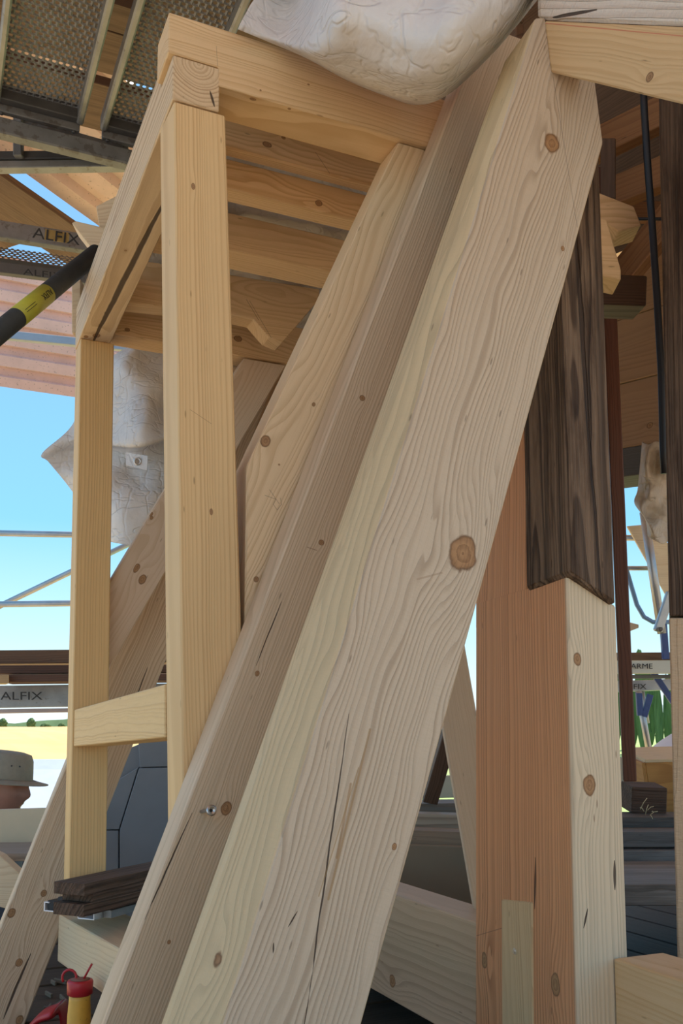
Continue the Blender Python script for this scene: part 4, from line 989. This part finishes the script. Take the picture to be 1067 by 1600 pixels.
# beige foil
rows = [[(1003, 690, 3.0), (1013, 694, 2.95), (1024, 690, 2.92), (1040, 690, 2.95), (1062, 685, 3.0)],
        [(1000, 725, 3.0), (1010, 725, 2.93), (1022, 730, 2.98), (1040, 730, 2.92), (1064, 730, 3.0)],
        [(996, 765, 3.0), (1008, 765, 2.95), (1018, 765, 2.90), (1040, 765, 2.98), (1066, 765, 3.0)],
        [(991, 786, 3.0), (1002, 795, 2.92), (1014, 800, 2.96), (1040, 798, 2.95), (1068, 800, 3.0)],
        [(1008, 812, 3.0), (1012, 818, 2.95), (1020, 825, 2.93), (1040, 815, 2.96), (1068, 815, 3.0)],
        [(1012, 838, 3.0), (1018, 842, 2.96), (1026, 846, 2.96), (1036, 850, 2.98), (1045, 845, 3.0)]]
cloth('foil_sheet', rows, 50, 60, TARP_B, 'beige translucent foil hanging beside the very dark post', .02, 11, 8, .4)

# scaffold outside on the right
def T(name, pts, r, mat, lab): return tag(tube(name, [at(x, y, d=d_) for x, y, d_ in pts], r, mat, None, 12), lab, 'scaffold tube')
T('scaffold_standard', ((1006, 800, 5.0), (1034, 990, 5.0)), .024, TUBE, 'thick galvanised tube slanting beyond the beige foil')
T('guard_tube', ((965, 888, 5.3), (1080, 888, 5.3)), .013, TUBE, 'thin horizontal tube joined to the bent blue tube')
T('bent_tube', ((978, 888, 5.25), (986, 915, 5.25), (995, 945, 5.25), (1006, 964, 5.25), (1020, 972, 5.25), (1050, 972, 5.25)), .013, plain('blue_grey_tube', (.16, .27, .45), .4, .3, .1), 'bent blue grey tube hanging in a curve')
T('guard_tube', ((965, 840, 5.6), (1080, 842, 5.6)), .018, TUBE, 'grey tube passing behind the plywood offcut')
o = obeam('coupler_bar', at(1027, 987, d=4.8), at(1048, 925, d=4.8), .045, .03, RT, TUBE, None, .006); tag(o, 'flat steel coupler bar at the foot of the slanting tube', 'scaffold part')
lathe('bolt', [(.012, 0), (.012, .014), (.005, .015)], frame(at(1031, 983, d=4.77), RT, UP), STEEL_DARK, o, 6)
P = [at(x, y, d=5.1) for x, y in ((980, 822), (1003, 820), (1060, 860), (1060, 950), (1040, 928))]
o = prism('plywood_offcut', P, [p + FW * .02 for p in P], dict(PALE, light=(.74, .60, .40)), RT); tag(o, 'pale plywood offcut leaning on the slanting tube', 'plywood')
o = obeam('blue_standard', at(1036, 975, d=5.1), at(1040, 1030, d=5.1), .035, .03, RT, BLUE); tag(o, 'short blue painted upright above the brown toe board', 'scaffold part')
P = [at(x, y, d=4.9) for x, y in ((975, 970), (998, 976), (998, 981), (975, 990))]
o = prism('wood_splinter', P, [p + FW * .03 for p in P], dict(PALE, light=(.55, .42, .28)), RT); tag(o, 'pointed wooden wedge sticking out past the reddish post', 'wood piece')
hboard('toe_board', 840, 1027, 1600, 1022, 5.2, .044, .03, DB, 'brown toe board above the cream lettered rail', 'board')
t = hboard('cream_rail', 840, 1043.5, 1600, 1039, 5.1, .072, .04, plain('cream_steel', (.62, .60, .50), .5, 0, .1, 8), 'cream rail with black capital lettering', 'scaffold rail')
lettering('ARME', at(985, 1047, d=5.07), RT, UP, .040, t, .120)
t = hboard('steel_rail', 840, 1078, 1600, 1047, 5.6, .066, .04, TUBE, 'galvanised rail with black lettering below the cream rail', 'scaffold rail')
lettering('FIX', at(990, 1079, d=5.56), RT, UP, .045, t, .075)
hboard('thin_rail', 840, 1058.5, 1600, 1054, 5.15, .02, .04, STEEL_DARK, 'dark thin rail under the cream lettered rail', 'scaffold rail')
for (a, b, lab) in (((1020, 1050), (1052, 1098), 'blue slanting brace right under the dark thin rail'), ((1016, 1085), (1006, 1120), 'blue gusset beside the thin grey leg'), ((998, 1083), (1000, 1118), 'small blue upright behind the thin grey leg')):
    o = obeam('blue_brace', at(a[0], a[1], d=5.4), at(b[0], b[1], d=5.4), .035, .02, RT, BLUE); tag(o, lab, 'scaffold part')
T('scaffold_upright', ((997, 1080, 5.5), (1017, 1190, 5.5)), .019, TUBE, 'thin grey leg slanting down to the meadow')
T('scaffold_upright', ((1003, 1075, 5.6), (1012, 1130, 5.6)), .012, TUBE, 'very thin tube beside the thin grey leg')

# boards, block and box on the right-hand floor
GO = dict(light=(.20, .185, .17), dark=(.11, .10, .09), name='old_grey_board', freq=90, weather=.35, bump=.0015)
hboard('cream_board', 860, 1214, 1600, 1186, 3.9, .14, .03, CREAM, 'cream board in front of the person in white')
P = [at(x, y, d=3.35) for x, y in ((1008, 1192), (1090, 1190), (1090, 1276), (1020, 1276))]
o = empty('wooden_box', P[3], 'orange varnished wooden box behind the very dark post', 'box')
OB = dict(light=(.52, .25, .07), dark=(.34, .14, .035), name='varnished', freq=80)
prism('box_front', P, [p + FW * .02 for p in P], OB, RT, o)
pl_ = [P[0] - Zz * .0 , P[1], P[1] + FW * .25 + Zz * .012, P[0] + FW * .25 + Zz * .012]
prism('box_lid', pl_, [p + Zz * .012 for p in pl_], dict(PALE, light=(.70, .52, .30)), RT, o)
ps = [P[0], P[3], P[3] + FW * .25, P[0] + FW * .25]; prism('box_side', ps, [p - RT * .012 for p in ps], OB, FW, o)
o = obeam('timber_block', at(978, 1245, d=3.05), at(1032, 1247, d=3.05), .085, .12, UP, oldw(light=(.12, .07, .045), weather=.4)); tag(o, 'dark rough timber block topped with sunlit dust', 'block')
for (x0, y0, x1, y1, d_, h_, dp_, lab, kw) in (
    (860, 1279, 1500, 1300, 2.85, .05, .20, 'dark old plank right below the rough timber block', dict(GO, light=(.10, .09, .08))),
    (860, 1308, 1500, 1316, 2.70, .045, .13, 'dark grey plank second below the timber block', dict(GO, light=(.13, .12, .11))),
    (860, 1332, 1500, 1345, 2.66, .035, .30, 'light grey weathered plank in the stacked floor boards', GO),
    (860, 1397, 1500, 1400, 2.22, .05, .42, 'broad light grey plank lowest in the stack', dict(GO, light=(.23, .21, .19)))):
    p0, p1 = at(x0, y0, d=d_), at(x1, y1, d=d_); p0.z = p1.z = (p0.z + p1.z) / 2
    o = obeam('old_plank', p0 + FW.xy.to_3d() * dp_ / 2, p1 + FW.xy.to_3d() * dp_ / 2, dp_, h_, FW.xy.to_3d(), kw); tag(o, lab, 'plank')
# straw wisps on the block
STRAW = plain('straw', (.62, .50, .28), .7)
for k in range(7):
    a_ = at(1005 + rn.uniform(-12, 14), 1268 + rn.uniform(-4, 6), d=2.83); b2 = a_ + RT * rn.uniform(-.035, .03) + UP * rn.uniform(-.02, .035)
    tag(tube('straw_stalk', [a_, (a_ + b2) / 2 + UP * .004, b2], .0011, STRAW, None, 5), 'dry straw stalk lying by the rough timber block', 'straw', 'straw stalks by the timber block')

# attic floor: dark planks
fl_ = empty('floor', (1.5, 2.5, -.75), kind='structure')
FP = [dict(light=(.075, .062, .052), dark=(.04, .032, .026), name='floor_plank', weather=.3, freq=80)] * 2
fm = None
for k in range(19):
    v0 = .55 + k * .19
    o = bbox('floor_plank', (.10, 4.2), (v0, v0 + .186), (-.79, -.75 + .004 * (k % 3)), 'u', fm or dict(light=(.095, .065, .042), dark=(.05, .034, .022), name='floor_plank', weather=.3, freq=80, rough=.95), fl_)
    fm = fm or o.data.materials[0]
fm2 = wood(M=Matrix(), light=(.06, .052, .046), dark=(.03, .026, .022), weather=.3, name='floor_plank')
for k in range(17):
    u0 = 1.13 + k * .16
    o = bbox('upper_floor_plank', (u0, u0 + .152), (1.25, 3.6), (-.62, -.575), 'v', fm2, fl_)
# small debris on the left floor
for k in range(9):
    c_ = at(70 + rn.uniform(0, 55), 1545 + rn.uniform(-12, 45), z=-.742); a_ = rn.uniform(0, 3.1); L_ = rn.uniform(.03, .09)
    o = obeam('wood_chip', c_, c_ + Vector((math.cos(a_), math.sin(a_), .05)) * L_, .012, .006, Zz, dict(light=(.20, .15, .10), dark=(.1, .07, .05), name='chip') if k == 0 else bpy.data.objects['wood_chip'].data.materials[0], None, .001)
    tag(o, 'splinter of wood on the dark floor below the sole plate', 'wood chip', 'wood chips below the sole plate')

# ------------------------------------------------------------------ people
SKIN = plain('skin', (.42, .20, .14), .5, 0, .1, 30)
HATM = plain('hat_cloth', (.30, .27, .21), .9, 0, .12, 60, .0006)
SHIRT = plain('dark_shirt', (.10, .12, .16), .85, 0, .1, 20)
SHIRTW = plain('white_shirt', (.72, .71, .80), .85, 0, .06, 10)
TROUS = plain('work_trousers', (.09, .10, .12), .9, 0, .1, 20)
SHOE = plain('boots', (.05, .04, .03), .7)
def skin_body(name, J, E_, rad, mats, M, parent, root=0, matfn=None):
    me = bpy.data.meshes.new(name); me.from_pydata([Vector(j) for j in J], E_, []); o = bpy.data.objects.new(name, me); COL.objects.link(o)
    m = o.modifiers.new('s', 'SKIN'); m.use_smooth_shade = True
    for i, r_ in enumerate(rad):
        me.skin_vertices[0].data[i].radius = (r_, r_) if isinstance(r_, (int, float)) else r_
        me.skin_vertices[0].data[i].use_root = i == root
    sb = o.modifiers.new('d', 'SUBSURF'); sb.levels = 2; sb.render_levels = 2
    bpy.context.view_layer.update()
    nm_ = bpy.data.meshes.new_from_object(o.evaluated_get(bpy.context.evaluated_depsgraph_get()))
    bpy.data.objects.remove(o, do_unlink=True)
    nm_.materials.clear()
    for x in mats: nm_.materials.append(x)
    for f in nm_.polygons:
        f.use_smooth = True
        if matfn: f.material_index = matfn(f.center)
    ob = bpy.data.objects.new(name, nm_); ob.matrix_world = M
    return link(ob, parent)
def head_mesh(name, M, parent):
    """local x forward, y left, z up; origin at the head centre"""
    bm = bmesh.new(); bmesh.ops.create_uvsphere(bm, u_segments=64, v_segments=48, radius=1.0)
    g = lambda d2, s: math.exp(-d2 / (2 * s * s))
    for v in bm.verts:
        x, y, z = v.co
        X = x * .096; Y = y * .074; Z = z * .118
        if Z < -.03: X *= 1 - .10 * min(1, (-.03 - Z) / .08) * (1 if x < 0 else .3); Y *= 1 - .22 * min(1, (-.03 - Z) / .08)
        if x > 0:
            X -= .006 * max(0, 1 - abs(Z + .02) / .08)
            X += .026 * g((Y / .9) ** 2 + ((Z + .022) * .8) ** 2, .0115) * (1 if Z < .01 else .9)
            X += .010 * g(Y * Y + (Z - .002) ** 2, .010) + .009 * g((Y * .35) ** 2 + (Z - .026) ** 2, .011)
            for s in (-1, 1): X -= .010 * g((Y - s * .030) ** 2 + (Z - .008) ** 2, .011); X += .004 * g((Y - s * .036) ** 2 + (Z + .022) ** 2, .014)
            X += .008 * g((Y * .55) ** 2 + (Z + .055) ** 2, .0075) - .005 * g((Y * .4) ** 2 + (Z + .0635) ** 2, .0035) + .007 * g((Y * .55) ** 2 + (Z + .071) ** 2, .0065)
            X += .012 * g(Y * Y + (Z + .100) ** 2, .016)
        for s in (-1, 1):
            e_ = g((X + .008) ** 2 * .9 + (Z + .005) ** 2 * .55, .014)
            if Y * s > .03: Y += s * .022 * e_; X -= .010 * e_
        v.co = (X, Y, Z)
    me = bpy.data.meshes.new(name); bm.to_mesh(me); bm.free(); me.materials.append(SKIN)
    for f in me.polygons: f.use_smooth = True
    o = bpy.data.objects.new(name, me); o.matrix_world = M; return link(o, parent)
# man with the sun hat: faces along the picture's right, head bowed
hc = at(4, 1229, d=3.5)
fdir = (RT * .98 - FW.xy.to_3d() * .12).normalized(); ldir = Zz.cross(fdir)
feet = hc - Zz * 1.62 - fdir * .05
m1 = empty('person', feet, 'person in a beige sun hat looking down behind the cream board', 'person')
Mb = Matrix((fdir, ldir, Zz)).transposed().to_4x4(); Mb.translation = feet
J = [(0, 0, .92), (0, 0, 1.10), (.01, 0, 1.30), (.02, 0, 1.42), (.04, 0, 1.53), (.01, .17, 1.40), (.04, .23, 1.13), (.24, .20, 1.00), (.32, .19, .99), (.01, -.17, 1.40), (.04, -.23, 1.13), (.24, -.20, 1.00), (.32, -.19, .99),
     (0, .09, .86), (.03, .10, .48), (0, .10, .09), (.14, .10, .04), (0, -.09, .86), (.03, -.10, .48), (0, -.10, .09), (.14, -.10, .04)]
E_ = [(0, 1), (1, 2), (2, 3), (3, 4), (3, 5), (5, 6), (6, 7), (7, 8), (3, 9), (9, 10), (10, 11), (11, 12), (0, 13), (13, 14), (14, 15), (15, 16), (0, 17), (17, 18), (18, 19), (19, 20)]
rad = [(.15, .11), (.14, .10), (.155, .11), (.10, .08), .055, .075, .052, .040, .034, .075, .052, .040, .034, .088, .064, .050, .040, .088, .064, .050, .040]
skin_body('body', J, E_, rad, [SHIRT, TROUS, SKIN, SHOE], Mb, m1, 0, lambda c: 3 if c.z < .10 else 1 if c.z < .93 and abs(c.x) < .22 and not (c.x > .16 and c.z > .9) else 2 if (c.z > 1.46 or c.x > .14) else 0)
# hands: palm with five fingers
for s in (1, -1):
    hj = [(.32, .19 * s, .99), (.37, .185 * s, .985), (.40, .185 * s, .982)]; he = [(0, 1), (1, 2)]; hr = [.026, (.018, .034), (.014, .036)]
    for k, (oy, L_) in enumerate(((-.030, .062), (-.010, .074), (.010, .070), (.029, .055))):
        b0 = len(hj); hj += [(.405, .185 * s + oy, .980), (.405 + L_ * .55, .185 * s + oy * 1.1, .974), (.405 + L_, .185 * s + oy * 1.1, .955)]; he += [(2, b0), (b0, b0 + 1), (b0 + 1, b0 + 2)]; hr += [.0095, .0085, .0075]
    b0 = len(hj); hj += [(.36, .150 * s, .975), (.395, .130 * s, .965)]; he += [(1, b0), (b0, b0 + 1)]; hr += [.011, .009]
    skin_body('hand', hj, he, hr, [SKIN], Mb, m1)
tilt = Matrix.Rotation(R(7), 4, 'Y')
Mh = Matrix((fdir, ldir, Zz)).transposed().to_4x4(); Mh.translation = hc
Mh = Mh @ tilt
hdm = head_mesh('head', Mh, m1)
# sun hat: crown and a brim dipping in front
hv = []; hf = []; n = 40
prof = [(1.0, .030), (1.03, .034), (1.00, .065), (.95, .105), (.86, .126), (.6, .133), (.25, .134)]
for (r_, z_) in prof:
    for k in range(n):
        a = 2 * math.pi * k / n; hv.append(Mh @ Vector((.106 * r_ * math.cos(a), .086 * r_ * math.sin(a), z_)))
for i in range(len(prof) - 1):
    for k in range(n): hf.append((i * n + k, i * n + (k + 1) % n, (i + 1) * n + (k + 1) % n, (i + 1) * n + k))
hf.append(tuple(range((len(prof) - 1) * n, len(prof) * n)))
hat = mesh_obj('sun_hat', hv, hf, HATM, Mh, m1, 0, True); hat.modifiers.new('t', 'SOLIDIFY').thickness = .003
hv = []; hf = []
for i in range(5):
    t_ = i / 4
    for k in range(n):
        a = 2 * math.pi * k / n; c_ = math.cos(a); ext = .042 + .022 * max(0, c_)
        hv.append(Mh @ Vector(((.107 + ext * t_) * c_, (.087 + .040 * t_) * math.sin(a), .036 - t_ * (.020 - .006 * c_) + .004 * t_ * t_)))
for i in range(4):
    for k in range(n): hf.append((i * n + k, i * n + (k + 1) % n, (i + 1) * n + (k + 1) % n, (i + 1) * n + k))
br_ = mesh_obj('hat_brim', hv, hf, HATM, Mh, hat, 0, True); br_.modifiers.new('t', 'SOLIDIFY').thickness = .003
for q in ((.085, -.062), (.060, -.076)):
    lathe('hat_eyelet', [(.0035, 0), (.003, .002)], frame(Mh @ Vector((q[0], q[1], .088)), Zz, fdir) , INK, hat, 8)
# deck under his feet
o = obeam('deck_plank_steel', feet - RT * .9 - Zz * .031, feet + RT * 1.0 - Zz * .031, .62, .05, FW.xy.to_3d(), STEEL_OLD); tag(o, 'steel scaffold plank under the person in the sun hat', 'scaffold plank')
# person in white, bent over
bc = at(1052, 1178, d=4.35); fd2 = (RT * .95 + FW.xy.to_3d() * .3).normalized(); ld2 = Zz.cross(fd2)
ft2 = bc - Zz * .98 - fd2 * .02
m2 = empty('person', ft2, 'person in a white shirt bending forward beyond the cream board', 'person')
M2 = Matrix((fd2, ld2, Zz)).transposed().to_4x4(); M2.translation = ft2
J = [(-.12, 0, .86), (-.02, 0, .96), (.17, 0, 1.03), (.30, 0, 1.00), (.40, 0, .96), (.28, .18, .95), (.34, .22, .68), (.45, .18, .46), (.49, .16, .40), (.28, -.18, .95), (.34, -.22, .68), (.45, -.18, .46), (.49, -.16, .40),
     (-.10, .09, .80), (.0, .10, .45), (-.08, .10, .09), (.06, .10, .04), (-.10, -.09, .80), (.0, -.10, .45), (-.08, -.10, .09), (.06, -.10, .04)]
skin_body('body', J, E_, rad, [SHIRTW, TROUS, SKIN, SHOE], M2, m2, 0, lambda c: 3 if c.z < .10 else 1 if (c.z < .86 and c.x < .12) else 2 if (c.x > .36 and (c.z < .6 or c.x > .40)) else 0)
Mh2 = M2 @ Matrix.Translation((.50, 0, .93)) @ Matrix.Rotation(R(50), 4, 'Y')
h2 = head_mesh('head', Mh2, m2)
HAIR = plain('hair', (.06, .045, .03), .8, 0, .2, 60)
lathe('hair', [(.099, .0), (.101, .03), (.094, .07), (.07, .105), (.03, .122)], Mh2 @ Matrix.Translation((-.012, 0, .01)) @ Matrix.Diagonal((1, .80, 1, 1)), HAIR, h2, 28)
for s in (1, -1):
    hj = [(.49, .16 * s, .40), (.51, .155 * s, .35), (.52, .155 * s, .32)]; he = [(0, 1), (1, 2)]; hr = [.026, (.018, .034), (.014, .036)]
    for oy, L_ in ((-.030, .062), (-.010, .074), (.010, .070), (.029, .055)):
        b0 = len(hj); hj += [(.522, .155 * s + oy, .315), (.535, .155 * s + oy * 1.1, .315 - L_ * .55), (.53, .155 * s + oy * 1.1, .315 - L_)]; he += [(2, b0), (b0, b0 + 1), (b0 + 1, b0 + 2)]; hr += [.0095, .0085, .0075]
    b0 = len(hj); hj += [(.52, .12 * s, .36), (.53, .10 * s, .325)]; he += [(1, b0), (b0, b0 + 1)]; hr += [.011, .009]
    skin_body('hand', hj, he, hr, [SKIN], M2, m2)
o = obeam('deck_plank_steel', ft2 - RT * .9 - Zz * .031, ft2 + RT * 1.0 - Zz * .031, .62, .05, FW.xy.to_3d(), STEEL_OLD); tag(o, 'steel scaffold plank under the person in the white shirt', 'scaffold plank')
